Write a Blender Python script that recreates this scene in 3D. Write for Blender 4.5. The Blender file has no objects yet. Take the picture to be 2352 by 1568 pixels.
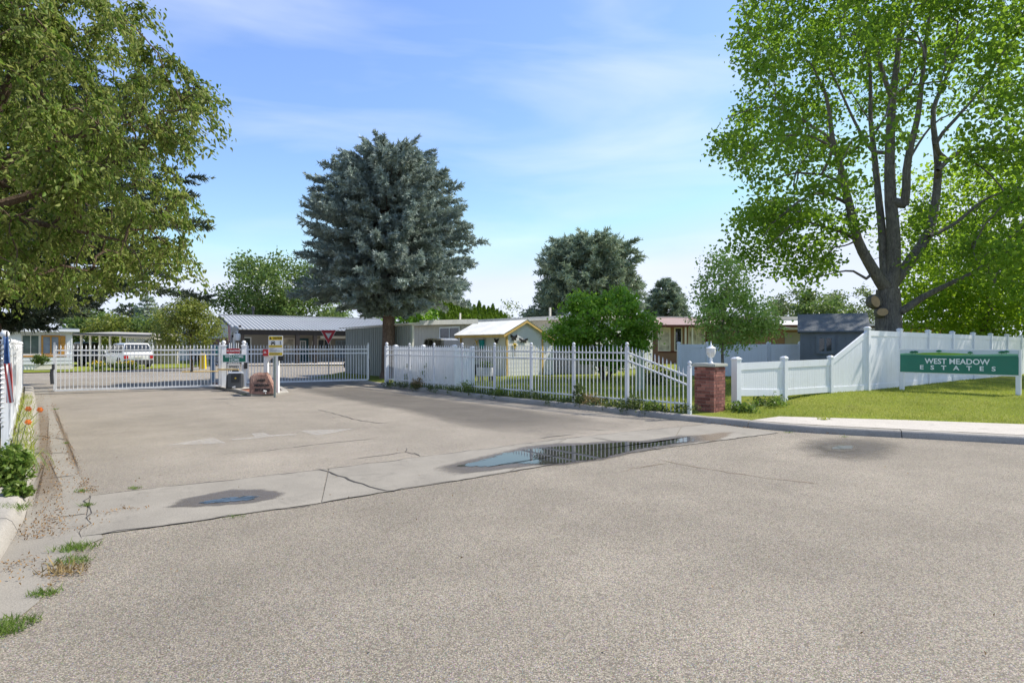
import bpy, bmesh, math, random
import numpy as np
from mathutils import Vector, Matrix
random.seed(7); RNG = np.random.default_rng(11)
SC = bpy.context.scene; COL = SC.collection
PI = math.pi
# picture measurements: points of the 2352 x 1568 view of the photograph turned into places on the ground
F, CX, HY, EH = 1350.0, 1176.0, 792.0, 1.55
def G(px, py, z=0.0):
    y = F*(EH-z)/(py-HY); return Vector(((px-CX)/F*y, y, z))
def X(px, Y): return (px-CX)/F*Y
def Z(py, Y): return EH-(py-HY)/F*Y
def P(px, py, Y): return Vector((X(px, Y), Y, Z(py, Y)))
def hit(px, o, d):
    "where the sight line of column px meets the ground line o + t*d"
    k = (px-CX)/F; t = (k*o[1]-o[0])/(d[0]-k*d[1]); return Vector((o[0]+d[0]*t, o[1]+d[1]*t, 0.0))

# ------------------------------------------------------------------ materials
class NT:
    def __init__(s, name):
        s.m = bpy.data.materials.new(name); s.m.use_nodes = True; s.t = s.m.node_tree
        s.t.nodes.clear(); s.out = s.t.nodes.new('ShaderNodeOutputMaterial')
    def n(s, typ, ins=None, **kw):
        nd = s.t.nodes.new('ShaderNode'+typ)
        for k, v in kw.items(): setattr(nd, k, v)
        for k, v in (ins or {}).items():
            sock = nd.inputs[k]
            if isinstance(v, bpy.types.NodeSocket): s.t.links.new(v, sock)
            elif isinstance(v, (tuple, list)) and len(v) == 3 and sock.type == 'RGBA': sock.default_value = (*v, 1)
            else: sock.default_value = v
        return nd
    def noise(s, scale, detail=3, rough=.55, vec=None, dist=0):
        vec = vec or s.obj()
        return s.n('TexNoise', {'Vector': vec, 'Scale': scale, 'Detail': detail, 'Roughness': rough, 'Distortion': dist}).outputs['Fac']
    def obj(s):
        if not hasattr(s, '_o'): s._o = s.n('TexCoord').outputs['Object']
        return s._o
    def rng(s, v, a, b, c, d, clamp=True):
        nd = s.n('MapRange', {0: v, 1: a, 2: b, 3: c, 4: d}); nd.clamp = clamp; return nd.outputs[0]
    def math(s, op, a, b=0.0):
        return s.n('Math', {0: a, 1: b}, operation=op).outputs[0]
    def scale(s, c, f):
        return s.n('VectorMath', {0: c, 'Scale': f}, operation='SCALE').outputs[0]
    def mix(s, f, a, b):
        nd = s.t.nodes.new('ShaderNodeMix'); nd.data_type = 'RGBA'
        for i, v in ((0, f), (6, a), (7, b)):
            if isinstance(v, bpy.types.NodeSocket): s.t.links.new(v, nd.inputs[i])
            elif isinstance(v, tuple): nd.inputs[i].default_value = (*v, 1)
            else: nd.inputs[i].default_value = v
        return nd.outputs[2]
    def rgb(s, c):
        nd = s.n('RGB'); nd.outputs[0].default_value = (*c, 1); return nd.outputs[0]
    def bump(s, h, strength, dist=.01):
        return s.n('Bump', {'Height': h, 'Strength': strength, 'Distance': dist}).outputs[0]
    def bsdf(s, col, rough, metal=0., spec=.5, normal=None, **kw):
        ins = {'Base Color': col, 'Roughness': rough, 'Metallic': metal, 'Specular IOR Level': spec}
        if normal is not None: ins['Normal'] = normal
        ins.update(kw)
        return s.n('BsdfPrincipled', ins).outputs[0]
    def done(s, sh):
        s.t.links.new(sh, s.out.inputs[0]); return s.m
    def attr(s, name): return s.n('Attribute', attribute_name=name).outputs['Fac']

def mat(name, col, rough=.6, var=.12, scale=4., bump=0., bscale=60., metal=0., rnd=0., spec=.5, col2=None, dirt=0.):
    t = NT(name); c = t.rgb(col)
    if col2: c = t.mix(t.attr('rnd'), c, col2)
    elif rnd: c = t.scale(c, t.rng(t.attr('rnd'), 0, 1, 1-rnd, 1+rnd))
    c = t.scale(c, t.rng(t.noise(scale, 4), .3, .7, 1-var, 1+var))
    if dirt:
        c = t.mix(t.rng(t.noise(scale*3.1, 6, .7), .52, .75, 0, dirt), c, (.16, .14, .11))
    nrm = t.bump(t.noise(bscale, 3), bump, .02) if bump else None
    r = t.rng(t.noise(scale*2.3, 3), .3, .7, max(0, rough-.08), min(1, rough+.08))
    return t.done(t.bsdf(c, r, metal, spec, nrm))

def leaf(name, c1, c2, trans=.35, rough=.5, spec=.35, nscale=.8, tcol=None):
    t = NT(name); r = t.attr('rnd')
    c = t.mix(r, c1, c2)
    c = t.scale(c, t.rng(t.noise(nscale, 3), .3, .7, .75, 1.25))
    b = t.bsdf(c, rough, 0, spec)
    tr = t.n('BsdfTranslucent', {'Color': t.scale(c, 1.5) if tcol is None else t.mix(.6, t.scale(c, 1.5), tcol)}).outputs[0]
    return t.done(t.n('MixShader', {0: trans, 1: b, 2: tr}).outputs[0])

def edge_sheet(name, col, rough, spec=.5, lo=.25, hi=.75, nscale=6., amount=1., fine=0.):
    "a thin stain or paint film whose ragged border dissolves (point attribute edge: 0 at the rim, 1 inside)"
    t = NT(name)
    nz = t.math('ADD', t.math('MULTIPLY', t.noise(nscale, 5, .65), .7), t.math('MULTIPLY', t.noise(95, 2), .3+fine))
    f = t.math('ADD', t.attr('edge'), t.math('SUBTRACT', nz, .5+fine*.5))
    f = t.rng(f, lo, hi, 0, amount)
    c = t.scale(t.rgb(col), t.rng(t.noise(120, 2), .3, .7, .7, 1.3))
    b = t.bsdf(c, rough, 0, spec, t.bump(t.noise(130, 2), .3, .006))
    tp = t.n('BsdfTransparent').outputs[0]
    return t.done(t.n('MixShader', {0: f, 1: tp, 2: b}).outputs[0])

def asphalt(name, base, speck=.5, big=.14, fine=150., warm=(1, 1, 1)):
    t = NT(name)
    a = t.noise(fine, 3, .6); b = t.noise(80, 2); g1 = t.noise(.32, 5); g2 = t.noise(1.3, 5, .6)
    c = t.scale(t.rgb(base), t.rng(a, .36, .64, .42, 1.5))
    vor = t.n('TexVoronoi', {'Vector': t.obj(), 'Scale': 72., 'Randomness': 1.}).outputs['Distance']
    pits = t.math('MULTIPLY', t.rng(vor, .16, .40, 1, 0), t.rng(b, .38, .50, 0, speck))
    sv = t.n('TexVoronoi', {'Vector': t.obj(), 'Scale': 118., 'Randomness': 1.}); sr = t.n('SeparateColor', {'Color': sv.outputs['Color']}).outputs[0]
    gr = t.math('MAXIMUM', t.rng(sr, .22, .40, 1, 0), t.rng(sv.outputs['Distance'], .45, .75, 0, .6))
    c = t.scale(c, t.rng(sr, .4, 1, .88, 1.22))
    c = t.mix(t.math('MULTIPLY', gr, speck), c, tuple(x*.30 for x in base))
    c = t.mix(t.math('MULTIPLY', pits, .6), c, tuple(x*.28 for x in base))
    st = t.n('TexVoronoi', {'Vector': t.obj(), 'Scale': 105., 'Randomness': 1.})
    c = t.mix(t.rng(st.outputs['Distance'], .18, .34, .4, 0), c, t.scale(st.outputs['Color'], .55))
    c = t.scale(c, t.rng(g1, .3, .7, 1-big, 1+big)); c = t.scale(c, t.rng(g2, .3, .7, .93, 1.07))
    c = t.mix(t.rng(t.noise(.5, 7, .72, dist=.8), .5, .72, 0, .28), c, tuple(x*.6 for x in base))
    h = t.math('SUBTRACT', a, t.math('MULTIPLY', gr, .9))
    return t.done(t.bsdf(c, .88, 0, .25, t.bump(h, .32, .008)))

def concrete(name, base, big=.16):
    t = NT(name)
    c = t.scale(t.rgb(base), t.rng(t.noise(90, 3), .32, .68, .82, 1.18))
    c = t.scale(c, t.rng(t.noise(1.1, 6, .65), .3, .7, 1-big, 1+big))
    c = t.mix(t.rng(t.noise(3.2, 6, .7, dist=.8), .54, .72, 0, .5), c, tuple(x*.55 for x in base))
    c = t.mix(t.rng(t.noise(42, 3), .62, .7, 0, .55), c, tuple(x*.4 for x in base))
    return t.done(t.bsdf(c, .85, 0, .3, t.bump(t.noise(110, 3), .35, .008)))

def bark(name, c1, c2, sx=9., sz=1.6):
    t = NT(name)
    mp = t.n('Mapping', {'Vector': t.obj(), 'Scale': (sx, sx, sz)}).outputs[0]
    nz = t.noise(1.6, 6, .7, vec=mp, dist=1.2)
    c = t.mix(t.rng(nz, .35, .65, 0, 1), c1, c2)
    c = t.scale(c, t.rng(t.noise(1.4, 3), .3, .7, .8, 1.2))
    return t.done(t.bsdf(c, .9, 0, .2, t.bump(nz, .9, .05)))

M = {}
M['street'] = asphalt('street asphalt', (.298, .260, .204), .66, .14)
M['drive'] = asphalt('driveway asphalt', (.302, .265, .213), .4, .14, 130.)
M['pan'] = concrete('gutter concrete', (.262, .238, .198))
M['curb'] = concrete('curb concrete', (.32, .295, .255))
M['walk'] = concrete('sidewalk concrete', (.47, .43, .375), .08)
def white_paint(name, c0, rough, amt):
    "weathered white: faint vertical run marks and cloudy grime"
    t = NT(name); mp = t.n('Mapping', {'Vector': t.obj(), 'Scale': (9, 9, .7)}).outputs[0]
    c = t.mix(t.rng(t.noise(1.6, 5, .7, vec=mp), .5, .75, 0, amt), c0, (.42, .40, .35))
    c = t.mix(t.rng(t.noise(2.2, 6, .7), .52, .75, 0, amt*.8), c, (.50, .47, .40))
    return t.done(t.bsdf(c, t.rng(t.noise(4, 3), .3, .7, rough-.08, rough+.1), 0, .5))
M['white'] = white_paint('white metal paint', (.76, .77, .775), .4, .5)
M['vinyl'] = white_paint('white vinyl', (.80, .81, .81), .38, .22)
M['dirt'] = mat('bare dirt', (.21, .155, .10), .95, .3, 6, .5, 40)
def grass_ground():
    t = NT('turf'); n1 = t.noise(.7, 5); n2 = t.noise(30, 4, .7); n3 = t.noise(2.5, 4)
    c = t.mix(t.rng(n1, .35, .65, 0, 1), (.175, .215, .030), (.230, .250, .045))
    c = t.mix(t.rng(n3, .58, .72, 0, .5), c, (.19, .17, .065))
    c = t.scale(c, t.rng(n2, .25, .75, .45, 1.4))
    return t.done(t.bsdf(c, .95, 0, .1, t.bump(n2, .9, .04)))
M['turf'] = grass_ground()
M['dry'] = mat('dry grass soil', (.19, .165, .085), .95, .35, 1.5, .6, 25)
M['water'] = None
def water():
    t = NT('puddle water')
    nz = t.noise(2.2, 3)
    b = t.bsdf((.035, .033, .03), .015, 0, .5, t.bump(nz, .02, .01), IOR=1.33)
    f = t.math('ADD', t.attr('edge'), t.math('MULTIPLY', t.math('SUBTRACT', t.noise(9, 5, .7), .5), 1.3))
    return t.done(t.n('MixShader', {0: t.rng(f, .02, .22, 0, 1), 1: t.n('BsdfTransparent').outputs[0], 2: b}).outputs[0])
M['water'] = water()
M['wet'] = edge_sheet('wet concrete', (.12, .10, .08), .45, .5, .45, 1.05, 7., .9, 1.1)
M['wetasph'] = edge_sheet('wet asphalt', (.10, .088, .078), .5, .4, .2, 1.1, 4., .75)
M['wornpaint'] = edge_sheet('worn road paint', (.62, .60, .56), .8, .3, .2, .55, 14., .62, .5)
M['tar'] = mat('dark crack', (.05, .045, .04), .95, .2)
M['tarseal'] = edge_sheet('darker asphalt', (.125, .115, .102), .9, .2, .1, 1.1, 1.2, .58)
M['palepatch'] = edge_sheet('paler patched asphalt', (.30, .268, .225), .9, .2, .1, .6, 2., .4)
M['litterstain'] = edge_sheet('brown leaf dirt', (.20, .14, .088), .95, .1, .45, 1.25, 11., .55, 1.0)
M['green sign'] = mat('green sign paint', (.012, .175, .115), .4, .06)
M['welcome'] = mat('welcome sign green', (.0, .16, .095), .4, .05)
M['red sign'] = mat('red sign paint', (.50, .025, .03), .4, .08)
M['yield red'] = mat('yield sign red', (.50, .014, .03), .4, .05)
M['yellow'] = mat('yellow sign paint', (.80, .56, .02), .4, .05)
M['black'] = mat('black paint', (.015, .015, .016), .5, .1)
M['sky pic'] = mat('printed pale sky', (.55, .62, .66), .4, .03)
M['pic hill'] = mat('printed pale green hills', (.16, .42, .24), .4, .2, 6)
M['pic lime'] = mat('printed lime hill', (.22, .45, .03), .4, .2, 5)
M['pic tree'] = mat('printed trees', (.02, .20, .09), .4, .1)
M['galv'] = mat('galvanised post', (.28, .32, .30), .45, .15, 5, metal=.5)
M['letter'] = mat('pale lettering', (.80, .84, .83), .4, .02)
M['box grey'] = mat('grey plastic', (.085, .09, .092), .45, .1)
M['box dark'] = mat('dark grey plastic', (.028, .03, .032), .4, .1)
def boulder_m():
    t = NT('red sandstone'); n1 = t.noise(3.5, 6, .65, dist=.7); n2 = t.noise(28, 4)
    c = t.mix(t.rng(n1, .35, .65, 0, 1), (.24, .125, .095), (.37, .24, .19))
    c = t.scale(c, t.rng(n2, .3, .7, .8, 1.2))
    return t.done(t.bsdf(c, .9, 0, .2, t.bump(t.math('ADD', n1, t.math('MULTIPLY', n2, .3)), .8, .04)))
M['boulder'] = boulder_m()
M['mulch'] = mat('red bark mulch', (.26, .10, .055), .95, .4, 12, .8, 60)
M['bark spruce'] = bark('spruce bark', (.11, .075, .055), (.27, .19, .14), 8, 3)
M['bark grey'] = bark('grey maple bark', (.10, .09, .08), (.25, .225, .195), 8, 2)
M['bark twig'] = bark('brown twig bark', (.075, .05, .032), (.17, .125, .085), 10, 4)
M['bark pale'] = bark('pale bark', (.16, .13, .10), (.30, .26, .21), 10, 3)
M['cut wood'] = mat('fresh cut wood', (.47, .32, .17), .8, .15, 8)
M['lf left'] = leaf('olive leaves', (.105, .185, .020), (.255, .275, .075), .40, .58, .25, .9)
M['lf maple'] = leaf('maple leaves', (.090, .185, .018), (.200, .290, .040), .48, .58, .25, .6, (.30, .50, .03))
M['lf maple two'] = leaf('lime lit leaves', (.10, .20, .018), (.24, .34, .04), .58, .58, .25, .6, (.42, .60, .02))
M['lf blue'] = leaf('blue spruce needles', (.215, .280, .245), (.400, .455, .385), .08, .6, .25, .9)
M['lf spruce'] = leaf('grey green spruce needles', (.175, .255, .190), (.355, .400, .255), .08, .6, .25, .6)
M['lf dark'] = leaf('dark spruce needles', (.040, .068, .042), (.115, .140, .080), .08, .6, .25, .8)
M['lf green'] = leaf('mid green leaves', (.070, .135, .024), (.160, .220, .055), .35, .45, .4, .5)
M['lf shrub'] = leaf('fresh green leaves', (.120, .270, .020), (.260, .410, .045), .42, .42, .4, .7)
M['lf yellow'] = leaf('yellow green leaves', (.105, .155, .022), (.235, .250, .045), .4, .45, .4, .9)
M['lf arbor'] = leaf('arborvitae sprays', (.085, .180, .014), (.180, .270, .026), .25, .55, .3, 1.2)
M['lf poplar'] = leaf('young tree leaves', (.190, .330, .055), (.380, .480, .140), .42, .5, .4, .8)
M['lf far'] = leaf('pale willow leaves', (.125, .180, .060), (.220, .265, .110), .35, .5, .3, .3)
M['lf greyfar'] = leaf('grey green far leaves', (.095, .125, .075), (.175, .195, .120), .2, .5, .3, .3)
M['lf weed'] = leaf('weed leaves', (.080, .155, .018), (.185, .245, .050), .35, .5, .3, 3.)
M['lf dark weed'] = leaf('dark weed leaves', (.045, .085, .018), (.125, .155, .045), .3, .5, .3, 2.)
M['blade'] = leaf('grass blades', (.230, .290, .034), (.370, .380, .070), .3, .55, .2, .9)
M['straw'] = leaf('dry straw', (.22, .16, .07), (.36, .27, .13), .2, .8, .1, 3.)
M['litter'] = leaf('dead leaves', (.16, .085, .035), (.34, .22, .10), .15, .8, .1, 3.)
M['orange petal'] = leaf('orange petals', (.62, .13, .012), (.80, .23, .03), .35, .5, .3)
M['yellow petal'] = leaf('yellow petals', (.75, .45, .01), (.80, .62, .03), .35, .5, .3)
M['glass'] = mat('dark window glass', (.02, .026, .03), .06, .1, 1, spec=.9)
M['glass green'] = mat('green curtained glass', (.075, .12, .10), .12, .3, 2., spec=.8)
M['glass blue'] = mat('pale curtained glass', (.24, .28, .33), .12, .25, 2., spec=.8)
M['rubber'] = mat('tyre rubber', (.018, .018, .019), .8, .1)
M['rim'] = mat('wheel alloy', (.55, .56, .57), .3, .05, metal=.8)
M['car white'] = mat('white car paint', (.80, .80, .80), .2, .02, spec=.6)
M['car dark'] = mat('dark green car paint', (.018, .035, .036), .2, .05, spec=.7)
M['car silver'] = mat('silver car paint', (.40, .41, .41), .3, .03, metal=.5)
M['car purple'] = mat('dark purple car paint', (.055, .018, .045), .2, .05, spec=.7)
M['car lower'] = mat('black car trim', (.03, .03, .032), .6, .05)
M['tail'] = mat('red tail light', (.45, .012, .015), .2, .05)
M['roof steel'] = mat('grey roof steel', (.33, .34, .345), .55, .06, .6)
M['wall taupe'] = mat('taupe wall paint', (.33, .305, .265), .8, .06, 2)
M['wall light'] = mat('light grey siding', (.46, .465, .455), .7, .06, 2)
M['brown dark'] = mat('dark brown timber', (.028, .022, .019), .6, .15, 4)
M['teal'] = mat('teal door paint', (.012, .075, .095), .45, .05)
M['poster'] = mat('bright window posters', (.50, .46, .38), .5, .55, 2.2)
M['metal wall'] = mat('grey green steel cladding', (.30, .325, .30), .5, .07, .9, metal=.1)
M['beige'] = mat('beige home siding', (.47, .435, .355), .65, .06, 1)
M['cream'] = mat('cream roof edge', (.72, .68, .59), .6, .08, 2, dirt=.15)
M['offwhite'] = mat('off white siding', (.66, .67, .655), .6, .04, 2)
M['home white'] = mat('white home siding', (.80, .82, .84), .55, .03, 2)
M['brown wall'] = mat('brown home wall', (.275, .155, .095), .7, .08, 2)
M['red roof'] = mat('dusty red roof', (.33, .225, .195), .6, .1, 1.5)
M['maroon'] = mat('maroon trim', (.12, .030, .022), .6, .1, 3)
M['orange wood'] = mat('orange stained wood', (.55, .265, .045), .55, .15, 6)
M['shed trim'] = mat('yellow shed trim', (.62, .42, .13), .7, .12, 5)
M['corr'] = mat('pale corrugated sheet', (.74, .74, .71), .45, .10, 1.5, dirt=.2, metal=.1)
M['shed wall'] = mat('white shed boards', (.78, .775, .745), .6, .04, 2)
M['shed blue'] = mat('blue grey shed boards', (.165, .176, .182), .6, .08, 3)
M['shed roof'] = mat('dark blue grey shingles', (.135, .146, .154), .8, .18, 9, .3, 30)
M['shed corner'] = mat('grey corner trim', (.36, .39, .42), .6, .05)
M['fascia'] = mat('weathered white fascia', (.62, .60, .57), .6, .1, 3, dirt=.5)
M['brick'] = mat('red brick', (.16, .050, .038), .85, .2, 14, .4, 60, col2=(.36, .145, .11))
M['mortar'] = mat('mortar', (.33, .27, .24), .9, .1, 20)
M['capstone'] = mat('grey capstone', (.42, .42, .36), .8, .1, 6, .2, 50)
M['lamp glass'] = mat('frosted lamp glass', (.66, .64, .58), .3, .15, 10)
M['old wood'] = mat('weathered grey wood', (.27, .20, .155), .85, .2, 6)
M['pale blue'] = mat('pale blue paint', (.28, .37, .47), .5, .08, 2)
M['flag blue'] = mat('flag blue', (.055, .115, .27), .8, .45, 22)
M['flag red'] = mat('flag red', (.50, .07, .06), .8, .1)
M['flag white'] = mat('flag white', (.78, .76, .74), .8, .05)
M['teal bright'] = mat('teal plastic', (.0, .25, .23), .4, .05)
M['lamp grey'] = mat('pale grey lamp housing', (.40, .41, .41), .5, .1)
M['alu'] = mat('grey aluminium', (.42, .44, .46), .4, .1, metal=.4)
M['lichen'] = mat('pale green post', (.33, .38, .24), .8, .2, 8)

# ------------------------------------------------------------------ mesh and object helpers
WM = {}
class MB:
    def __init__(s): s.v = []; s.f = []; s.r = []
    def add(s, vs, fs, r=None):
        b = len(s.v); s.v.extend(Vector(v) for v in vs); r = random.random() if r is None else r
        for f in fs: s.f.append([b+i for i in f]); s.r.append(r)
        return s
    def hull8(s, p, r=None):
        return s.add(p, [(0, 3, 2, 1), (4, 5, 6, 7), (0, 1, 5, 4), (1, 2, 6, 5), (2, 3, 7, 6), (3, 0, 4, 7)], r)
    def box(s, c, size, rz=0., m=None, r=None):
        x, y, z = (k/2 for k in size)
        R = m if m is not None else Matrix.Rotation(rz, 3, 'Z')
        return s.hull8([Vector(c)+R @ Vector(q) for q in ((-x, -y, -z), (x, -y, -z), (x, y, -z), (-x, y, -z), (-x, -y, z), (x, -y, z), (x, y, z), (-x, y, z))], r)
    def fbox(s, fr, a0, a1, b0, b1, z0, z1, r=None):
        p = fr
        return s.hull8([p(a0, b0, z0), p(a1, b0, z0), p(a1, b1, z0), p(a0, b1, z0), p(a0, b0, z1), p(a1, b0, z1), p(a1, b1, z1), p(a0, b1, z1)], r)
    def prism(s, pts, vec, r=None):
        n = len(pts); vec = Vector(vec); pts = [Vector(q) for q in pts]
        fs = [tuple(range(n))[::-1], tuple(range(n, 2*n))]+[(i, (i+1) % n, n+(i+1) % n, n+i) for i in range(n)]
        return s.add(pts+[q+vec for q in pts], fs, r)
    def tube(s, pts, rads, n=8, cap=True, r=None):
        pts = [Vector(q) for q in pts]
        if not hasattr(rads, '__len__'): rads = [rads]*len(pts)
        vs = []; fs = []; prev = None
        for i, q in enumerate(pts):
            d = (pts[min(i+1, len(pts)-1)]-pts[max(i-1, 0)])
            d = d.normalized() if d.length > 1e-9 else Vector((0, 0, 1))
            if prev is None:
                ref = Vector((1, 0, 0)) if abs(d.x) < .9 else Vector((0, 1, 0)); u = d.cross(ref).normalized()
            else: u = (prev-d*prev.dot(d)).normalized()
            prev = u; w = d.cross(u)
            for k in range(n):
                a = 2*PI*k/n+PI/n; vs.append(q+(u*math.cos(a)+w*math.sin(a))*rads[i])
        for i in range(len(pts)-1):
            for k in range(n):
                k2 = (k+1) % n; fs.append((i*n+k, i*n+k2, (i+1)*n+k2, (i+1)*n+k))
        if cap: fs.append(tuple(range(n))[::-1]); fs.append(tuple(range((len(pts)-1)*n, len(pts)*n)))
        return s.add(vs, fs, r)
    def lathe(s, prof, c, n=14, r=None):
        c = Vector(c); vs = []; fs = []
        for (rr, z) in prof:
            for k in range(n): vs.append(c+Vector((rr*math.cos(2*PI*k/n), rr*math.sin(2*PI*k/n), z)))
        for i in range(len(prof)-1):
            for k in range(n): k2 = (k+1) % n; fs.append((i*n+k, i*n+k2, (i+1)*n+k2, (i+1)*n+k))
        fs.append(tuple(range(n))[::-1]); fs.append(tuple(range((len(prof)-1)*n, len(prof)*n)))
        return s.add(vs, fs, r)
    def ball(s, c, r, n=10):
        return s.lathe([(r*max(.02, math.sin(PI*i/7)), -r*math.cos(PI*i/7)) for i in range(8)], c, n)
    def build(s, name, m, parent=None, smooth=False, local=False):
        vs = s.v
        if parent is not None:
            if not local:
                inv = WM[parent.name].inverted(); vs = [inv @ q for q in vs]
            off = Vector((0, 0, 0))
        elif local: off = Vector((0, 0, 0))
        else:
            lo = [min(q[i] for q in vs) for i in range(3)]; hi = [max(q[i] for q in vs) for i in range(3)]
            off = Vector(((lo[0]+hi[0])/2, (lo[1]+hi[1])/2, lo[2])); vs = [q-off for q in vs]
        me = bpy.data.meshes.new(name); me.from_pydata([tuple(q) for q in vs], [], s.f)
        bm = bmesh.new(); bm.from_mesh(me); bmesh.ops.recalc_face_normals(bm, faces=bm.faces); bm.to_mesh(me); bm.free()
        at = me.attributes.new('rnd', 'FLOAT', 'FACE'); at.data.foreach_set('value', s.r[:len(me.polygons)])
        me.materials.append(M[m])
        if smooth:
            me.polygons.foreach_set('use_smooth', [True]*len(me.polygons))
            try: me.set_sharp_from_angle(angle=math.radians(40))
            except Exception: pass
        o = bpy.data.objects.new(name, me); COL.objects.link(o); o.location = off
        if parent is not None: o.parent = parent; WM[o.name] = WM[parent.name]
        else: WM[o.name] = Matrix.Translation(off)
        return o
def npmesh(name, V, Fc, m, parent=None, rnd=None):
    V = np.asarray(V, dtype=np.float64).reshape(-1, 3)
    off = np.zeros(3)
    if parent is not None:
        inv = np.array(WM[parent.name].inverted()); V = V @ inv[:3, :3].T+inv[:3, 3]
    else: off = np.array([V[:, 0].mean(), V[:, 1].mean(), V[:, 2].min()]); V = V-off
    me = bpy.data.meshes.new(name); n, k = Fc.shape
    me.vertices.add(len(V)); me.vertices.foreach_set('co', V.astype(np.float32).ravel())
    me.loops.add(n*k); me.loops.foreach_set('vertex_index', Fc.astype(np.int32).ravel())
    me.polygons.add(n); me.polygons.foreach_set('loop_start', (np.arange(n)*k).astype(np.int32))
    me.update(calc_edges=True)
    at = me.attributes.new('rnd', 'FLOAT', 'FACE')
    at.data.foreach_set('value', (RNG.random(n) if rnd is None else rnd).astype(np.float32))
    me.materials.append(M[m]); me.validate()
    o = bpy.data.objects.new(name, me); COL.objects.link(o); o.location = off
    if parent is not None: o.parent = parent; WM[o.name] = WM[parent.name]
    else: WM[o.name] = Matrix.Translation(Vector(off))
    return o
def tag(o, label=None, cat=None, group=None, kind=None):
    if label: o['label'] = label
    if cat: o['category'] = cat
    if group: o['group'] = group
    if kind: o['kind'] = kind
    return o
def thing(name, label, cat, loc=(0, 0, 0), rz=0., group=None):
    o = bpy.data.objects.new(name, None); COL.objects.link(o); o.location = loc; o.rotation_euler = (0, 0, rz)
    o.empty_display_size = .2
    WM[o.name] = Matrix.Translation(Vector(loc)) @ Matrix.Rotation(rz, 4, 'Z')
    return tag(o, label, cat, group)
def dup(root, loc, rz, label):
    r = root.copy(); COL.objects.link(r); r.location = loc; r.rotation_euler = (0, 0, rz); r['label'] = label
    WM[r.name] = Matrix.Translation(Vector(loc)) @ Matrix.Rotation(rz, 4, 'Z')
    for ch in list(root.children):
        c = ch.copy(); COL.objects.link(c); c.parent = r
        for g in list(ch.children):
            d = g.copy(); COL.objects.link(d); d.parent = c
    return r
def frame(o, d):
    o = Vector((o[0], o[1])); d = Vector((d[0], d[1])).normalized(); n = Vector((-d.y, d.x))
    return lambda a, b, z: Vector((o.x+d.x*a+n.x*b, o.y+d.y*a+n.y*b, z))
def sheet(name, pts, z, m, label=None, cat=None, kind='structure'):
    mb = MB(); mb.add([(p[0], p[1], z) for p in pts], [tuple(range(len(pts)))])
    o = mb.build(name, m); me = o.data
    if me.polygons[0].normal.z < 0: me.flip_normals()
    return tag(o, label, cat, None, kind)
def soft_patch(name, pts, z, m, inner=.6, kind='structure', jit=.0, sub=4):
    "a film with an edge attribute running from rim to middle"
    pts = [Vector((p[0], p[1])) for p in pts]; P2 = []
    n = len(pts)
    for i in range(n):
        a, b = pts[i], pts[(i+1) % n]
        for k in range(sub): P2.append(a.lerp(b, k/sub)+Vector((random.uniform(-jit, jit), random.uniform(-jit, jit))))
    c = sum(P2, Vector((0, 0)))/len(P2); n = len(P2)
    vs = [(q.x, q.y, z) for q in P2]+[(*(c+(q-c)*inner), z) for q in P2]+[(c.x, c.y, z)]
    fs = [(i, (i+1) % n, n+(i+1) % n, n+i) for i in range(n)]+[(n+i, n+(i+1) % n, 2*n) for i in range(n)]
    o = MB().add(vs, fs).build(name, m); me = o.data
    for p in me.polygons:
        if p.normal.z < 0: me.flip_normals(); break
    at = me.attributes.new('edge', 'FLOAT', 'POINT'); at.data.foreach_set('value', [0.]*n+[1.]*(n+1))
    return tag(o, kind=kind)
def text_mesh(name, body, size, m, parent, mtx, extrude=.002, offset=.0, space=1., align='CENTER', fit=None):
    "letters as a real mesh; mtx carries the text's x-right, y-up plane into the world"
    cu = bpy.data.curves.new(name, 'FONT'); cu.body = body; cu.size = size; cu.extrude = extrude; cu.offset = offset
    cu.align_x = align; cu.align_y = 'CENTER'; cu.space_character = space; cu.resolution_u = 3
    tmp = bpy.data.objects.new('tmp', cu); COL.objects.link(tmp)
    me = bpy.data.meshes.new_from_object(tmp.evaluated_get(bpy.context.evaluated_depsgraph_get()))
    bpy.data.objects.remove(tmp); bpy.data.curves.remove(cu)
    if fit:
        xs = [v.co.x for v in me.vertices]; k = fit/(max(xs)-min(xs)); me.transform(Matrix.Diagonal((k, 1, 1, 1)))
    me.transform(WM[parent.name].inverted() @ mtx)
    me.name = name; me.materials.clear(); me.materials.append(M[m])
    o = bpy.data.objects.new(name, me); COL.objects.link(o); o.parent = parent; WM[o.name] = WM[parent.name]
    return o
def plane_mtx(c, right, up=(0, 0, 1)):
    r = Vector(right).normalized(); u = Vector(up); u = (u-r*u.dot(r)).normalized(); w = r.cross(u)
    return Matrix(((r.x, u.x, w.x, c[0]), (r.y, u.y, w.y, c[1]), (r.z, u.z, w.z, c[2]), (0, 0, 0, 1)))

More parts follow.
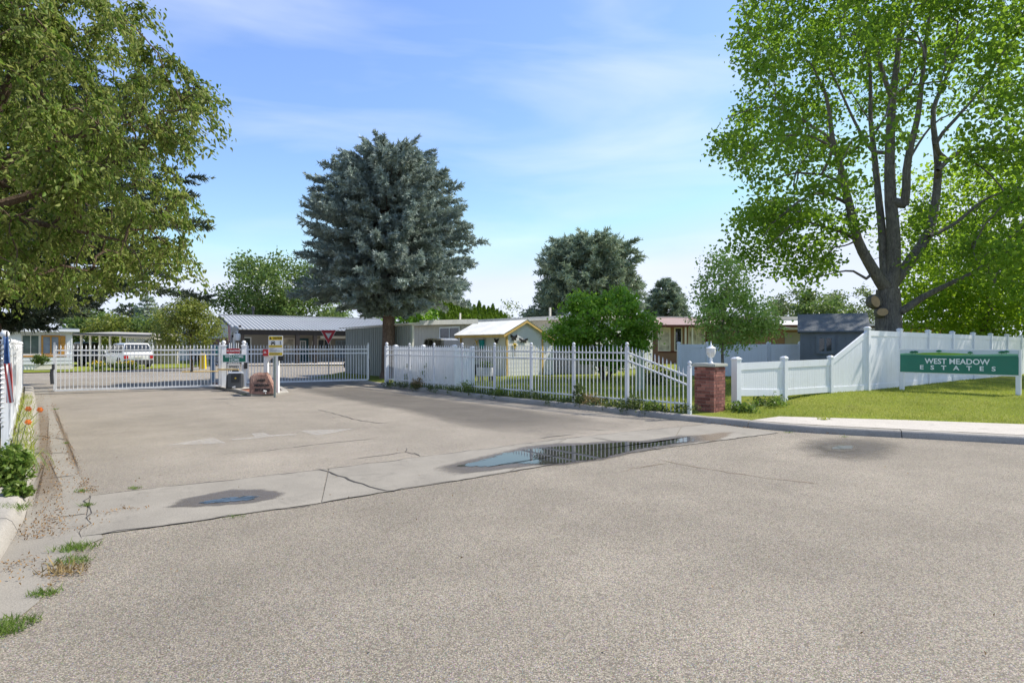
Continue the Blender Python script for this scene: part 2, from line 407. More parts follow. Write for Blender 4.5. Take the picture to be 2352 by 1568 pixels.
# ------------------------------------------------------------------ foliage helpers
def unit(a): return a/np.maximum(np.linalg.norm(a, axis=1, keepdims=True), 1e-9)
def leaves(name, m, parent, C, size, asp=.5, droop=0., up=.6, svar=.35, rnd=None, axis=None, fold=False):
    n = len(C); a = RNG.normal(size=(n, 3)); a[:, 2] -= droop
    if axis is not None: a = axis+a*.35
    a = unit(a); nn = RNG.normal(size=(n, 3)); nn[:, 2] += up
    b = unit(np.cross(nn, a)); w = np.cross(a, b)
    s = (size*(1+svar*(RNG.random(n)*2-1)))[:, None]
    if fold:
        h = s*asp*.5; dr = w*s*(.06+.10*RNG.random((n, 1))); up_ = w*h*(.25+.5*RNG.random((n, 1)))
        B, T = C-a*s*.5, C+a*s*.5-dr
        V = np.stack([B, C-a*s*.22+b*h*.85+up_, C+a*s*.16+b*h*.8+up_-dr*.4, T, C+a*s*.16-b*h*.8+up_-dr*.4, C-a*s*.22-b*h*.85+up_], 1)
        k = (np.arange(n)*6)[:, None]; Fc = np.concatenate([k+np.array([0, 1, 2, 3]), k+np.array([0, 3, 4, 5])], 1).reshape(-1, 4)
        rr = np.repeat(RNG.random(n) if rnd is None else rnd, 2)
        return npmesh(name, V, Fc, m, parent, rr)
    V = np.stack([C-a*s*.5, C+b*s*asp*.5+w*s*.08-a*s*.08, C+a*s*.5-w*s*.05, C-b*s*asp*.5+w*s*.08-a*s*.08], 1)
    Fc = np.arange(n*4).reshape(n, 4)
    return npmesh(name, V, Fc, m, parent, rnd)
class Skel:
    def __init__(s): s.p = []; s.par = []; s.rm = []
    def limb(s, pts, rads, parent=-1, step=.45):
        pts = [Vector(q) for q in pts]; last = parent
        for i in range(len(pts)-1):
            k = max(1, int((pts[i+1]-pts[i]).length/step))
            p0 = pts[max(i-1, 0)]; p1 = pts[i]; p2 = pts[i+1]; p3 = pts[min(i+2, len(pts)-1)]
            for j in range(k+(1 if i == len(pts)-2 else 0)):
                t = j/k
                q = ((p1*2)+(p2-p0)*t+(p0*2-p1*5+p2*4-p3)*t*t+(p1*3-p0-p2*3+p3)*t*t*t)*.5
                if i == 0 and j == 0 and parent >= 0: continue
                s.p.append(q); s.par.append(last); last = len(s.p)-1
                s.rm.append(rads[0]+(rads[1]-rads[0])*((i+t)/(len(pts)-1)))
        return last
    def near(s, q):
        a = np.array([tuple(p) for p in s.p]); return int(np.argmin(((a-np.array(q))**2).sum(1)))
    def attach(s, c, sag=.15, steps=3, jit=.12):
        a = np.array([tuple(p) for p in s.p]); d = np.linalg.norm(a-np.array(c), axis=1)
        d = d+.45*np.maximum(0, a[:, 2]-c[2]-.2)
        i = int(np.argmin(d)); p0 = s.p[i]; L = (Vector(c)-p0).length; last = i
        for k in range(1, steps+1):
            t = k/steps; q = p0.lerp(Vector(c), t); q.z += math.sin(PI*t)*sag*L
            if k < steps: q += Vector(RNG.normal(size=3)*jit*L*.35)
            s.p.append(q); s.par.append(last); s.rm.append(0.); last = len(s.p)-1
        return last
    def tubes(s, tip=.009, ex=2.3, rmax=9.):
        n = len(s.p); acc = np.zeros(n); kids = np.zeros(n, int)
        for i in range(n):
            if s.par[i] >= 0: kids[s.par[i]] += 1
        for i in range(n-1, -1, -1):
            if kids[i] == 0: acc[i] = tip**ex
            if s.par[i] >= 0: acc[s.par[i]] += acc[i]
        r = np.minimum(np.maximum(acc**(1/ex), np.array(s.rm)), rmax)
        hard = np.array(s.rm) > 0; r[hard] = np.array(s.rm)[hard]
        mb = MB()
        for i in range(n):
            j = s.par[i]
            if j < 0: continue
            r0 = min(r[j], r[i]*1.6) if not hard[i] else r[j]
            if hard[i] and hard[j] and r[j] > r[i]*1.5: r0 = r[i]*1.25
            d = (s.p[i]-s.p[j]); e = d.normalized()*min(r[i]*.4, .1) if d.length > 0 else d
            mb.tube([s.p[j]-e, s.p[i]+e], [r0, r[i]], 12 if r[i] > .12 else (7 if r[i] > .03 else 4), cap=False)
        return mb
def in_ellipsoid(n, c, r, shell=.3, zmin=None, fn=None):
    out = []
    while len(out) < n:
        v = RNG.normal(size=3); v /= np.linalg.norm(v); k = (shell**3+(1-shell**3)*RNG.random())**(1/3)
        q = np.array(c)+v*k*np.array(r)
        if zmin is not None and q[2] < zmin: continue
        if fn is not None and not fn(q): continue
        out.append(q)
    return np.array(out)
def clump_leaves(cl, per, sig, flat=.75, sagz=0.):
    n = len(cl)*per; C = np.repeat(np.array(cl), per, 0)+RNG.normal(size=(n, 3))*np.array([sig, sig, sig*flat])
    if sagz: C[:, 2] -= np.abs(RNG.normal(size=n))*sagz
    return C
def tree(name, label, base, trunk_top, crown, ncl, per, sig, lsize, lm, bm_, rt=.15, group=None, cat='tree', shell=.35, asp=.55, droop=0., zmin=None, stems=1, fn=None, tip=.01, trans=None, sagz=0., extra=None, flat=.75):
    "tapered trunk, branches grown out to the leaf clumps, and the leaves themselves"
    base = Vector(base); t = thing(name, label, cat, base, 0, group)
    sk = Skel(); top = Vector(trunk_top)
    for k in range(stems):
        o = Vector((random.uniform(-.3, .3), random.uniform(-.3, .3), 0))*(0 if stems == 1 else 1)
        tp = top+(o*4 if stems > 1 else o); mid = base.lerp(tp, .5)+Vector((random.uniform(-.1, .1), random.uniform(-.1, .1), 0))*(tp-base).length*.3
        sk.limb([base+o*.4, mid, tp], [rt, rt*.45])
    cl = np.concatenate([in_ellipsoid(max(3, int(ncl*w)), c, r, shell, zmin, fn) for (c, r, w) in crown])
    d0 = np.linalg.norm(cl-np.array(top), axis=1)
    for i in np.argsort(d0): sk.attach(cl[i])
    sk.tubes(tip).build('trunk', bm_, t, smooth=True)
    C = clump_leaves(cl, per, sig, flat, sagz)
    if zmin is not None: C = C[C[:, 2] > zmin-sig]
    leaves('crown', lm, t, C, lsize, asp, droop)
    return t
def spruce(name, label, base, H, prof, lm, ntw=14, nw=34, nb=9, needle=.13, rt=.3, z0=.3, group=None, bare=None, tw=.34, per=13, seed=3):
    "whorls of drooping boughs, each carrying side twigs bristling with needles; prof(h) = bough reach"
    base = Vector(base); t = thing(name, label, 'tree', base, 0, group)
    g = np.random.default_rng(seed); tip_pts = []; tip_dir = []; sk = MB()
    sk.tube([base+Vector((0, 0, -.1)), base+Vector((0, 0, .35)), base+Vector((0.02, 0, H*.3)), base+Vector((0.03, .03, H*.65)), base+Vector((0, 0, H*.97))], [rt*1.45, rt*1.02, rt*.85, rt*.45, .03], 12)
    for w in range(nw):
        f = (w+g.random()*.7)/nw; h = z0+(H-z0)*f
        n = max(4, int(round(nb*(1-.45*f))))
        for k in range(n):
            az = 2*PI*(k+g.random()*.8)/n+w*1.1; R = prof(h)*(.86+.18*g.random())
            if R < .12: R = .12
            d = np.array([math.cos(az), math.sin(az), 0.]); lift = .10+.55*f+g.normal()*.08; R *= 1+.10*math.sin(3*az+h*1.3)+.09*math.sin(5*az-h*2.1)
            pts = []
            for s in np.linspace(0, 1, 7):
                pts.append(np.array(base)+d*R*s+np.array([0, 0, h+R*(lift*s-.42*s*s+.22*s**3)+g.normal()*.02]))
            if R > .6: sk.tube([Vector(q) for q in pts[:5]], [.035*R**.5, .03*R**.5, .022*R**.5, .015, .01], 4, cap=False)
            m = max(4, int(ntw*R**.8))
            for j in range(m):
                s = .22+.80*((j+g.random())/m); s = min(s, 1.); i = min(int(s*6), 5); q = pts[i]+(pts[i+1]-pts[i])*(s*6-i)
                side = (1 if j % 2 else -1); perp = np.array([-d[1], d[0], 0.])
                dv = d*(.55+.5*s)+perp*side*(.95-.65*s)*g.uniform(.5, 1.1)+np.array([0, 0, g.uniform(-.45, .50)])
                dv /= np.linalg.norm(dv); L = tw*(.6+.7*g.random())*(1.15-.35*s)*min(1, .45+R*.3)
                for e in range(2):
                    tip_pts.append((q+dv*L*(.1+.5*e), dv, L*.55))
    # leader
    for e in range(8): tip_pts.append((np.array(base)+np.array([0, 0, H*(.94+.008*e)]), np.array([g.normal()*.4, g.normal()*.4, 1.]), .2))
    sk.build('trunk', 'bark spruce', t, smooth=True)
    Q = np.array([a[0] for a in tip_pts]); D = unit(np.array([a[1] for a in tip_pts])); L = np.array([a[2] for a in tip_pts])
    n = len(Q); rep = per
    Q = np.repeat(Q, rep, 0); D = np.repeat(D, rep, 0); L = np.repeat(L, rep); tr = np.repeat(g.random(n), rep)
    u = g.random(n*rep); rv = unit(g.normal(size=(n*rep, 3))); rv = unit(rv-D*(rv*D).sum(1, keepdims=True))
    st = Q+D*(u*L)[:, None]; ax = unit(D*.75+rv*.8); s = needle*(.7+.6*g.random(n*rep))
    b = np.cross(ax, unit(g.normal(size=(n*rep, 3)))); b = unit(b)*(s*.17)[:, None]
    V = np.stack([st-b, st+b, st+ax*s[:, None]], 1)
    npmesh('crown', V, np.arange(n*rep*3).reshape(-1, 3), lm, t, np.clip(tr*.7+.3*g.random(n*rep), 0, 1))
    return t
# ------------------------------------------------------------------ world, sun, camera
SUN_AZ, SUN_EL = math.radians(71), math.radians(49)
w = bpy.data.worlds.new('World'); SC.world = w; w.use_nodes = True
nt = w.node_tree; nt.nodes.clear()
wn = lambda t: nt.nodes.new('ShaderNode'+t)
wout = wn('OutputWorld'); bg = wn('Background'); sky = wn('TexSky')
sky.sky_type = 'NISHITA'; sky.sun_disc = False; sky.sun_elevation = SUN_EL; sky.sun_rotation = SUN_AZ
sky.air_density = 1.0; sky.dust_density = .9; sky.ozone_density = 2.5; sky.altitude = 800
tcw = wn('TexCoord'); mp = wn('Mapping'); mp.inputs['Scale'].default_value = (1.1, 1.1, 5.5); mp.inputs['Rotation'].default_value = (.16, -.12, .3)
cn = wn('TexNoise'); cn.inputs['Scale'].default_value = 1.7; cn.inputs['Detail'].default_value = 5; cn.inputs['Roughness'].default_value = .52; cn.inputs['Distortion'].default_value = .5
mr = wn('MapRange'); mr.inputs[1].default_value = .44; mr.inputs[2].default_value = .92; mr.inputs[3].default_value = .08; mr.inputs[4].default_value = .6
hsv = wn('HueSaturation'); hsv.inputs['Saturation'].default_value = 1.18; hsv.inputs['Value'].default_value = 1.0
mx = wn('Mix'); mx.data_type = 'RGBA'; mx.inputs[7].default_value = (4.0, 4.2, 4.5, 1)
L = nt.links.new
L(tcw.outputs['Generated'], mp.inputs['Vector']); L(mp.outputs[0], cn.inputs['Vector']); L(cn.outputs['Fac'], mr.inputs[0])
tn = wn('VectorMath'); tn.operation = 'MULTIPLY'; tn.inputs[1].default_value = (1.0, .94, 1.0); L(sky.outputs[0], tn.inputs[0]); vm = wn('VectorMath'); vm.operation = 'MINIMUM'; vm.inputs[1].default_value = (2.95, 3.3, 4.05); L(tn.outputs[0], hsv.inputs['Color']); L(hsv.outputs[0], vm.inputs[0]); L(vm.outputs[0], mx.inputs[6]); L(mr.outputs[0], mx.inputs[0]); L(mx.outputs[2], bg.inputs['Color'])
bg.inputs['Strength'].default_value = .142; L(bg.outputs[0], wout.inputs[0])
sd = Vector((math.sin(SUN_AZ)*math.cos(SUN_EL), math.cos(SUN_AZ)*math.cos(SUN_EL), math.sin(SUN_EL)))
sl = bpy.data.lights.new('sun', 'SUN'); sl.energy = 3.4; sl.angle = math.radians(.53); sl.color = (1, .945, .86)
so = bpy.data.objects.new('sun', sl); COL.objects.link(so); so.rotation_euler = sd.to_track_quat('Z', 'Y').to_euler(); so.location = (30, 10, 40)
cd = bpy.data.cameras.new('camera'); cam = bpy.data.objects.new('camera', cd); COL.objects.link(cam)
cam.location = (0, 0, EH); cam.rotation_euler = (PI/2, 0, 0); cd.sensor_width = 36; cd.lens = 36*F/2352; cd.shift_y = (HY-784)/2352; cd.clip_end = 3000; cd.clip_start = .05
SC.camera = cam
vs_ = SC.view_settings; SC.display_settings.display_device = 'sRGB'; vs_.view_transform = 'Standard'; vs_.look = 'None'; vs_.exposure = .96; vs_.gamma = 1
SC.render.engine = 'CYCLES'; SC.cycles.use_denoising = True; SC.cycles.max_bounces = 8; SC.cycles.transparent_max_bounces = 16
SC.cycles.sample_clamp_indirect = 6

# ------------------------------------------------------------------ ground, roads, kerbs
DE = Vector((.6606, -.7507)); NE = Vector((.7507, .6606))          # along the entrance road towards us; across it to the far right
S2 = lambda v: Vector((v[0], v[1]))
sheet('ground', [(-500, -60), (500, -60), (500, 700), (-500, 700)], -.03, 'dry')
rc = [S2(G(*q)) for q in ((800, 876), (850, 884), (925, 893), (1040, 908), (1180, 925), (1302, 937), (1450, 953), (1560, 966), (1640, 973), (1684, 977.5), (1727, 983), (1818, 991.5), (1940, 998.6), (2140, 1008.5), (2352, 1020.5))]
d_ = (rc[-1]-rc[-2]).normalized(); rc.append(rc[-1]+d_*14)
rc.insert(0, rc[0]-DE*1.5+NE*-1.2)
lc = [S2(G(*q)) for q in ((78, 893), (84, 930), (79, 1000), (74, 1080), (66, 1150), (58, 1198), (40, 1226), (0, 1288))]
lc += [lc[-1]+(lc[-1]-lc[-2]).normalized()*9]
road = [(-70, -30), (70, -30)]
sheet('road', [(-80, -40), (80, -40), (80, 30), (30, 40), (-2, 36), (-60, 60), (-80, 40)], 0.0, 'street')
pan_up = [S2(G(*q)) for q in ((208, 1140), (380, 1119), (560, 1100), (740, 1079), (1000, 1046), (1230, 1016), (1420, 994), (1580, 979.5), (1640, 973))]
pan_lo = [S2(G(*q)) for q in ((188, 1233), (370, 1209), (560, 1181), (730, 1157), (880, 1131), (1090, 1098), (1300, 1062), (1560, 1024), (1790, 994))]
gut_in = [S2(G(*q)) for q in ((205, 1138), (176, 1080), (152, 1015), (132, 960), (112, 912), (108, 893))]
# entrance drive: its own, finer and pinker surfacing
sheet('driveway', [*gut_in, S2(G(240, 875)), S2(G(800, 872)), *rc[1:9], *pan_up[::-1]], .004, 'drive')
inner = [(-60, 60), (-60, 27), S2(G(112, 905)), S2(G(800, 878)), (-8.2, 33), (-6, 42), (-20, 43.5), (-23.5, 37), (-46, 40)]
sheet('inner_road', inner, .002, 'drive')
def ribbon(name, A, B, z, m):
    n = len(A); vs = [(p.x, p.y, z) for p in A]+[(p.x, p.y, z) for p in B]
    o = MB().add(vs, [(i, i+1, n+i+1, n+i) for i in range(n-1)]).build(name, m)
    if o.data.polygons[0].normal.z < 0: o.data.flip_normals()
    return tag(o, kind='structure')
# the valley gutter in four poured slabs with open joints
cuts = [0, 3.05, 5.35, 6.9, 8]
def along(Lst, t): i = min(int(t), len(Lst)-2); return Lst[i].lerp(Lst[i+1], t-i)
for k in range(4):
    t0, t1 = cuts[k]+.006, cuts[k+1]-.006; ts = np.linspace(t0, t1, 12)
    ribbon('valley_gutter', [along(pan_up, t) for t in ts], [along(pan_lo, t) for t in ts], .008, 'pan')
gl_out = lc[:]
gi = gut_in[::-1]
gi2 = [gi[0], gi[2], gi[3], gi[4], gi[5], S2(G(196, 1180))]
ribbon('gutter', lc[:6], gi2, .006, 'pan')
gin2 = [S2(G(*q)) for q in ((190, 1232), (238, 1236), (178, 1262), (120, 1330), (88, 1384), (30, 1430), (-60, 1480))]
ribbon('gutter', [lc[5], lc[6], lc[7], lc[7].lerp(lc[8], .06), lc[7].lerp(lc[8], .10), lc[7].lerp(lc[8], .14), lc[7].lerp(lc[8], .2)], [S2(G(196, 1182)), *gin2[1:]], .007, 'pan')
def curb(name, path, side, h=.12, wd=.17, seg=2.4, roll=.05, gap=.012):
    "a poured kerb swept along a path in pieces with open joints; side +1 puts its top to the left of travel"
    pts = [path[0]]; 
    for i in range(len(path)-1):
        n = max(1, int((path[i+1]-path[i]).length/.2))
        for k in range(1, n+1): pts.append(path[i].lerp(path[i+1], k/n))
    for _ in range(6): pts = [pts[0]]+[(pts[i-1]+pts[i]*2+pts[i+1])/4 for i in range(1, len(pts)-1)]+[pts[-1]]
    prof = [(0, -.05), (0, .01), (roll*.5, h*.72), (roll, h*.96), (roll+.03, h), (wd, h+.004), (wd, -.05)]
    acc = 0; cur = []; pieces = []
    for i, q in enumerate(pts):
        if i: acc += (q-pts[i-1]).length
        cur.append(i)
        if acc >= seg: pieces.append(cur); cur = [i]; acc = 0
    if len(cur) > 1: pieces.append(cur)
    mb = MB(); back = []
    for pc in pieces:
        vs = []; fs = []; m = len(prof)
        for j, i in enumerate(pc):
            t = (pts[min(i+1, len(pts)-1)]-pts[max(i-1, 0)]).normalized(); nn = Vector((-t.y, t.x))*side
            q = pts[i]+(t*gap*(.5 if j == 0 else -.5) if j in (0, len(pc)-1) else Vector((0, 0)))
            wob = random.uniform(-.004, .004)
            for (o_, z) in prof: p = q+nn*o_; vs.append((p.x, p.y, z+wob))
        for j in range(len(pc)-1):
            for k in range(m-1): fs.append((j*m+k, (j+1)*m+k, (j+1)*m+k+1, j*m+k+1))
        fs.append(tuple(range(m))); fs.append(tuple(range((len(pc)-1)*m, len(pc)*m)))
        mb.add(vs, fs)
    for i, q in enumerate(pts):
        t = (pts[min(i+1, len(pts)-1)]-pts[max(i-1, 0)]).normalized(); back.append(q+Vector((-t.y, t.x))*side*wd)
    tag(mb.build(name, 'curb', smooth=True), kind='structure'); return back
rb = curb('curb', rc, 1)
lb = curb('curb', lc, -1, .13, .24, 2.0, .07)
lawn_poly = rb+[Vector((60, 4)), Vector((70, 60)), Vector((-4, 46)), Vector((-9.2, 33))]
sheet('lawn', lawn_poly, .10, 'turf')
sheet('verge', lb+[Vector((-40, -6)), Vector((-60, 26)), Vector((-16.2, 18.6))], .095, 'dry')
sheet('inner_lawn', [(-60, 60), (-60, 33.5), (-46, 34.5), S2(G(60, 857)), S2(G(250, 853)), S2(G(330, 848)), S2(G(420, 846)), S2(G(500, 838)), (-23.5, 46), (-24, 60)], .05, 'turf')
sheet('path', [S2(G(500, 840)), S2(G(800, 838)), S2(G(800, 833)), S2(G(490, 833))], .055, 'walk')
# sidewalk by the street
sw_far = [S2(G(1790, 956, .13)), S2(G(2070, 964, .13)), S2(G(2352, 974, .13))]
sw_far.append(sw_far[-1]+(sw_far[-1]-sw_far[0]).normalized()*14)
i0 = min(range(len(rb)), key=lambda i: (rb[i]-S2(G(1735, 968, .12))).length)
swp = rb[i0:]; n_ = len(swp)
far = [along(sw_far, 3*i/(n_-1)) for i in range(n_)]
mbw = MB()
for (a, b) in ((0, .2), (.2, .395), (.395, .62), (.62, 1)):
    ia, ib = int(a*(n_-1)), int(b*(n_-1))
    lo = swp[ia:ib+1]; hi = far[ia:ib+1]; k = len(lo)
    lo = [q+(lo[1]-lo[0]).normalized()*(.006 if i == 0 else 0) for i, q in enumerate(lo)]
    vs = [(q.x, q.y, .128) for q in lo]+[(q.x, q.y, .132) for q in hi]+[(q.x, q.y, .0) for q in lo]+[(q.x, q.y, .0) for q in hi]
    fs = [(i, i+1, k+i+1, k+i) for i in range(k-1)]+[(k+i, k+i+1, 3*k+i+1, 3*k+i) for i in range(k-1)]+[(0, k, 3*k, 2*k), (k-1, 2*k-1, 4*k-1, 3*k-1)]
    mbw.add(vs, fs)
tag(mbw.build('sidewalk', 'walk'), kind='structure')
# lawn rises from the sidewalk to the vinyl fence
def swd(x, y):
    best = 9e9
    for i in range(len(sw_far)-1):
        a, b = sw_far[i], sw_far[i+1]; t = max(0, min(1, (Vector((x, y))-a).dot(b-a)/(b-a).length_squared)); best = min(best, (a+(b-a)*t-Vector((x, y))).length)
    return best
def front_side(x, y):
    a, b = sw_far[0], sw_far[-1]; v = b-a; return v.x*(y-a.y)-v.y*(x-a.x)
def lawn_z(x, y):
    if front_side(x, y) < 0 and x > 5: return -.15
    s = min(1, swd(x, y)/4.6); s = s*s*(3-2*s)
    ramp = min(1, max(0, (x-4.9)/2.2)) if x < 9 else 1
    return .085+.215*s*ramp+.012*math.sin(x*1.7)*math.sin(y*1.3)*s*ramp
gx = np.arange(4.5, 40, .35); gy = np.arange(9, 46, .35)
def inside(x, y, poly):
    c = False; j = len(poly)-1
    for i in range(len(poly)):
        a, b = poly[i], poly[j]
        if (a.y > y) != (b.y > y) and x < (b.x-a.x)*(y-a.y)/(b.y-a.y)+a.x: c = not c
        j = i
    return c
vs = [(x, y, lawn_z(x, y) if inside(x, y, lawn_poly) else -.4) for y in gy for x in gx]; nx = len(gx)
fs = [(j*nx+i, j*nx+i+1, (j+1)*nx+i+1, (j+1)*nx+i) for j in range(len(gy)-1) for i in range(nx-1)]
mo = MB().add(vs, fs).build('lawn', 'turf', smooth=True)
if mo.data.polygons[0].normal.z < 0: mo.data.flip_normals()
tag(mo, kind='structure')
# grass blades where the lawn is near enough to read
def blades(name, pts, h, wd, m, kind='stuff', lean=.5, label=None, per=1, rnd=None):
    pts = np.asarray(pts); n = len(pts); a = RNG.random(n)*2*PI; ln = RNG.normal(size=(n, 2))*lean
    hh = h*(.5+.9*RNG.random(n)); ww = wd*(.7+.6*RNG.random(n))
    ca, sa = np.cos(a)*ww/2, np.sin(a)*ww/2
    A = pts.copy(); A[:, 0] -= ca; A[:, 1] -= sa; B = pts.copy(); B[:, 0] += ca; B[:, 1] += sa
    T = pts.copy(); T[:, 0] += ln[:, 0]*hh; T[:, 1] += ln[:, 1]*hh; T[:, 2] += hh
    o = npmesh(name, np.stack([A, B, T], 1), np.arange(n*3).reshape(n, 3), m, None, rnd)
    return tag(o, label, None, None, kind)
gp = []
while len(gp) < 60000:
    x = RNG.uniform(4.5, 17); y = RNG.uniform(9.4, 26)
    if RNG.random() > min(1, (15/y)**1.3): continue
    u = CX+F*x/y
    if u > 2420 or u < 1620: continue
    if x > sw_far[0].x-.1 and (front_side(x, y) < .03): continue
    if x <= sw_far[0].x and (Vector((x, y))-S2(G(1640, 973))).dot(Vector((-.4, -.9))) > -.35-.0: continue
    gp.append((x, y, max(.10, lawn_z(x, y))-.004))
blades('lawn_grass', gp, .045, .011, 'blade')
# faded two headed arrow
q5 = lambda x, y: S2(G((450+x*.44643)/1.30612, (1200+y*.44643)/1.30612))
for pl in ([(110, 305), (270, 278), (420, 255), (515, 290), (300, 300)], [(540, 264), (706, 250), (680, 226), (770, 221), (796, 236), (990, 228), (985, 236), (800, 248), (690, 262), (560, 271)], [(1005, 208), (1365, 194), (1240, 220), (1120, 240)]):
    n = len(pl); pts = [q5(*p) for p in pl]; c = sum(pts, Vector((0, 0)))/n
    vs = [(p.x, p.y, .0085) for p in pts]
    o = MB().add(vs, [tuple(range(n))]).build('road_marking', 'wornpaint'); me = o.data
    if me.polygons[0].normal.z < 0: me.flip_normals()
    at = me.attributes.new('edge', 'FLOAT', 'POINT'); at.data.foreach_set('value', [.33]*n); tag(o, kind='structure')
# stains, wet patches, puddles, and a darker band on the lane
soft_patch('wet_patch', [q5(*p) for p in ((40, 735), (150, 672), (400, 622), (560, 596), (800, 596), (965, 622), (905, 662), (720, 702), (450, 726), (200, 738))], .0125, 'wet', .74, jit=.02)
soft_patch('puddle', [q5(*p) for p in ((310, 700), (420, 676), (560, 660), (690, 650), (735, 655), (700, 676), (560, 688), (400, 702))], .016, 'water', .62, jit=.02, sub=8)
q6 = lambda x, y: S2(G((1250+x*.63776)/1.30612, (1230+y*.63776)/1.30612))
soft_patch('wet_patch', [q6(*p) for p in ((-20, 290), (80, 262), (200, 235), (330, 205), (480, 170), (640, 152), (800, 150), (930, 140), (1120, 140), (1300, 112), (1420, 112), (1440, 140), (1300, 160), (1100, 195), (900, 240), (700, 268), (520, 275), (430, 285), (280, 305), (100, 325))], .0125, 'wet', .78, jit=.02)
soft_patch('puddle', [q6(*p) for p in ((160, 271), (300, 238), (420, 204), (570, 180), (760, 168), (900, 158), (1000, 151), (1120, 156), (1200, 145), (1300, 126), (1308, 148), (1200, 163), (1050, 186), (880, 228), (700, 255), (580, 262), (470, 256), (380, 262), (330, 273))], .016, 'water', .72, jit=.02, sub=8)
soft_patch('stain', [q6(*p) for p in ((1290, 118), (1420, 100), (1520, 96), (1480, 130), (1400, 160), (1310, 160))], .0126, 'litterstain', .5, jit=.03)
soft_patch('wet_patch', [q6(*p) for p in ((1700, 180), (1760, 135), (1900, 118), (2130, 120), (2330, 150), (2350, 200), (2250, 245), (2050, 258), (1850, 240))], .0035, 'wetasph', .35, jit=.05)
soft_patch('wet_patch', [q6(*p) for p in ((1840, 170), (1890, 150), (2060, 148), (2140, 170), (2120, 200), (2020, 212), (1880, 200))], .0062, 'wet', .45, jit=.03)
soft_patch('puddle', [q6(*p) for p in ((1945, 176), (1990, 167), (2060, 170), (2050, 184), (1960, 186))], .0085, 'water', .6, jit=.02)
soft_patch('stain', [S2(G(*q)) for q in ((640, 886), (760, 882), (860, 893), (1000, 912), (1200, 938), (1400, 962), (1500, 985), (1380, 1005), (1230, 1008), (1080, 988), (930, 950), (800, 922), (700, 905))], .0065, 'tarseal', .6, jit=.1)  # soft-edged band along the exit lane, darker than the drive around it
def crack(pts, wd, z, m='tar'):
    P2 = [S2(p) for p in pts]; Q = [P2[0]]
    for i in range(len(P2)-1):
        n = max(2, int((P2[i+1]-P2[i]).length/.12))
        for k in range(1, n+1): Q.append(P2[i].lerp(P2[i+1], k/n)+Vector(RNG.normal(size=2)*.018))
    L_, R_ = [], []
    for i, q in enumerate(Q):
        t = (Q[min(i+1, len(Q)-1)]-Q[max(i-1, 0)]).normalized(); nn = Vector((-t.y, t.x)); ww = wd*random.uniform(.25, 1.1)
        if i in (0, len(Q)-1): ww *= .2
        L_.append(q+nn*ww/2); R_.append(q-nn*ww/2)
    ribbon('road_crack', L_, R_, z, m)
crack([q5(1120, 463), (q5(1300, 525)), q5(1420, 570), q5(1540, 605), q5(1640, 612)], .03, .0125)
crack([q5(1130, 65), q5(1240, 92), q5(1350, 125), q5(1500, 153), q5(1640, 158)], .034, .0075)
crack([q5(470, 365), q5(760, 345), q5(1000, 315), q5(1180, 292), q5(1500, 262)], .02, .0075)
crack([q5(1360, 400), q5(1500, 380), q5(1720, 352), q5(1830, 382)], .022, .0075)
crack([q5(1720, 320), q5(1735, 350), q5(1800, 380)], .02, .0076)
crack([q5(500, 20), q5(560, 40), q5(700, 60)], .012, .0075)
crack([q6(1140, 235), q6(1280, 262), q6(1420, 285), q6(1640, 320), q6(1900, 350)], .02, .004, 'dirt')
crack([q6(950, 290), q6(1050, 270), q6(1190, 250)], .016, .004, 'dirt')
crack([q6(580, 135), q6(660, 122), q6(740, 115)], .04, .0075); crack([q6(800, 92), q6(860, 95), q6(920, 96)], .05, .0075)
crack([q6(820, 130), q6(900, 145), q6(960, 156)], .018, .0125); crack([q6(1080, 178), q6(1170, 192)], .02, .0125)
for pth in (pan_up, pan_lo):
    for i in range(len(pth)-1): crack([pth[i], pth[i+1]], .022, .0095 if pth is pan_up else .0088)
for q in ((82, 905, 130, 902), (84, 935, 136, 932), (84, 1000, 150, 1010), (82, 1042, 160, 1040), (80, 1102, 180, 1092)): crack([S2(G(q[0], q[1])), S2(G(q[2], q[3]))], .025, .0095)
crack([S2(G(205, 1138)), S2(G(200, 1180)), S2(G(186, 1236))], .014, .0098)
# leaf dirt lying in the left gutter
soft_patch('stain', [S2(G(*q)) for q in ((84, 905), (110, 925), (118, 1000), (128, 1060), (140, 1110), (165, 1172), (172, 1195), (120, 1228), (70, 1238), (62, 1200), (76, 1130), (84, 1040))], .0105, 'litterstain', .5, jit=.03)
soft_patch('stain', [S2(G(*q)) for q in ((112, 912), (126, 930), (150, 985), (172, 1040), (196, 1105), (215, 1135), (196, 1140), (170, 1090), (146, 1020), (124, 960))], .0102, 'litterstain', .5, jit=.03)
lp = []
def lit(n, pts, sp):
    for _ in range(n):
        i = random.randrange(len(pts)-1); p = S2(G(*pts[i])).lerp(S2(G(*pts[i+1])), random.random()); lp.append((p.x+random.gauss(0, sp), p.y+random.gauss(0, sp), .018+.012*random.random()))
lit(1100, ((96, 905), (104, 980), (110, 1060), (118, 1120), (120, 1190), (90, 1225)), .10)
lit(500, ((118, 925), (140, 985), (160, 1050), (190, 1110), (204, 1135)), .05)
lit(160, ((60, 1236), (110, 1232), (190, 1215), (250, 1180), (320, 1168)), .07)
lit(160, ((20, 1330), (60, 1290), (150, 1300), (130, 1350)), .08)
lit(200, ((780, 880), (900, 889), (1040, 903), (1300, 933)), .08)
lit(150, ((1640, 974), (1727, 984), (1940, 1000)), .07)
lit(60, ((500, 900), (620, 912), (680, 906)), .10)
o = leaves('leaf_litter', 'litter', None, np.array(lp), .021, .5, 0, 1.6); tag(o, kind='stuff')
lp = []
for _ in range(90):
    y = RNG.uniform(2.8, 9); x = RNG.uniform(-.8, .85)*y; lp.append((x, y, .012))
